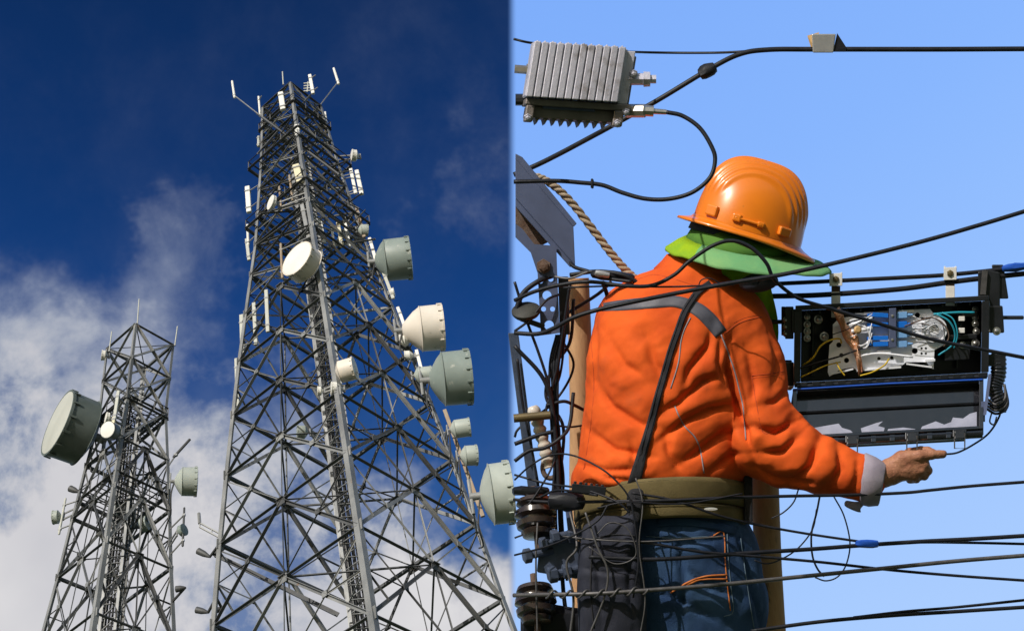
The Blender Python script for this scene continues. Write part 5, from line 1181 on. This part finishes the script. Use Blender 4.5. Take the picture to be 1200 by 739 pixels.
mb = MB(); mb.box((614, 492, -14), (5.5, 0, 0), (13, 102, 0), (0, 0, 5)); mb.box((619, 492, -14), (1.5, 0, 0), (13, 102, 0), (0, 0, 9)); o = mb.build('steel_bar', 'bluegrey', px=True, bevel=.0015, root=P(627, 590, -14)); tag(o, 'long dark blue-grey bar slanting down the left edge', 'bar')
mb = MB(); mb.tube([Vector((602, 490, 16)), Vector((645, 486, 16))], 5, 14); o = mb.build('round_rod', 'hoop', px=True, smooth=50, root=P(625, 488, 16)); tag(o, 'tan brass rod end sticking in from the left edge', 'rod')
# pale wrapped beads
pb = thing('wrapped_insulator', P(640, 552, 6), 'pale twisted plastic wrapped piece behind the tan rod', 'insulator')
mb = MB(); sp = [Vector((624, 476, 0)), Vector((630, 494, 2)), Vector((634, 508, 4)), Vector((638, 522, 4)), Vector((641, 536, 4)), Vector((644, 548, 4))]; s2 = spline(sp, 6); mb.tube(s2, [5.5+2.6*abs(math.sin(i*.8)) for i in range(len(s2))], 14); mb.build('wrap', 'pearl', pb, px=True, smooth=180)
mb = MB(); mb.tube([Vector((645+9*math.cos(a), 548+12*math.sin(a), 5)) for a in np.linspace(0, 2*math.pi, 24)], 3, 10); mb.build('eye_ring', 'rust', pb, px=True, smooth=180)
# spool insulators
for cy, lab in ((606, 'brown ribbed porcelain insulator, upper one at the left edge'), (708, 'brown ribbed porcelain insulator, lower one at the left edge')):
    it = thing('insulator', P(627, cy+26, 30), lab, 'insulator', 'ribbed insulators'); mb = MB()
    prof = []
    for i, (h_, r_) in enumerate(((-24, 12), (-22, 20), (-17, 22), (-13, 16), (-11, 16), (-8, 24), (-2, 25), (1, 17), (3, 17), (6, 24), (12, 23), (15, 16), (18, 19), (23, 17), (24, 8))): prof.append((h_, r_))
    mb.lathe(Vector((628, cy, 30)), Vector((.08, 1, .35)), prof, 36); mb.build('porcelain_body', 'porcelain', it, px=True, smooth=50)
    mb = MB(); mb.tube([Vector((625, cy-36, 18)), Vector((631, cy+38, 40))], 4, 10); mb.build('spindle', 'rust', it, px=True)
# clamp, bolts
def boltx(c, r, label, ax=(-1, .2, .3)):
    a = Vector(ax).normalized(); b_ = thing('hex_bolt', P(*c), label, 'bolt', 'bolts between the insulators')
    mb = MB(); mb.lathe(Vector(c), a, [(0, r), (r*.9, r), (r, r*.8)], 6); mb.build('head', 'bluegrey', b_, px=True, bevel=.001)
    mb = MB(); mb.tube([Vector(c), Vector(c)-a*r*3], r*.5, 12); mb.build('shank', 'bluegrey', b_, px=True)
boltx((622, 650, 44), 9, 'blue-grey hex bolt nearest the left edge'); boltx((640, 636, 48), 8, 'blue-grey hex bolt under the upper insulator'); boltx((654, 628, 46), 9, 'larger blue-grey hex bolt beside the upper insulator')
boltx((672, 626, 50), 7, 'small hex bolt by the pouch corner'); boltx((652, 672, 44), 10, 'shaded hex bolt above the lower insulator'); boltx((668, 668, 44), 9, 'shaded hex bolt nearest the pouch')
cp = thing('cable_clamp', P(690, 582, 90), 'black ridged cable clamp resting against the orange jacket hem', 'clamp')
mb = MB(); mb.box((690, 573, 92), (20, 2, 0), (-.5, 5, 0), (0, 0, 8))
for k in range(6): mb.box((674+k*6.4, 566+k*.8, 92), (1.8, 0, 0), (0, 2.6, 0), (0, 0, 7))
mb.build('ridged_bar', 'blackp', cp, px=True, bevel=.0015)
lump((664, 587, 70), (22, 11, 10), '', 'black', name='clamp_body', seed=21, ax=(1, .05, .2), root=cp)
lump((622, 575, 30), (22, 6, 8), 'dark bracket over the upper insulator', 'blackp', name='insulator_bracket', seed=25, cat='bracket')
mb = MB(); mb.box((655, 652, 30), (24, 4, 0), (-2, 22, 0), (0, 0, 8)); o = mb.build('bracket_plate', 'bluegrey', px=True, bevel=.004, root=P(655, 670, 30)); tag(o, 'dark plate behind the bolts between the insulators', 'bracket')
mb = MB(); mb.box((668, 610, 40), (4, 0, 0), (3, 26, 0), (0, 0, 4)); o = mb.build('steel_tube', 'zinc', px=True, bevel=.003, root=P(670, 640, 40)); tag(o, 'short light steel strip beside the pouch', 'strip')
lump((650, 732, 20), (40, 22, 14), 'dark mass of taped cables at the bottom beside the pouch', 'black', name='cable_joint', seed=31, cat='cable joint')

for o in bpy.data.objects:
    if '_o' in o: del o['_o']
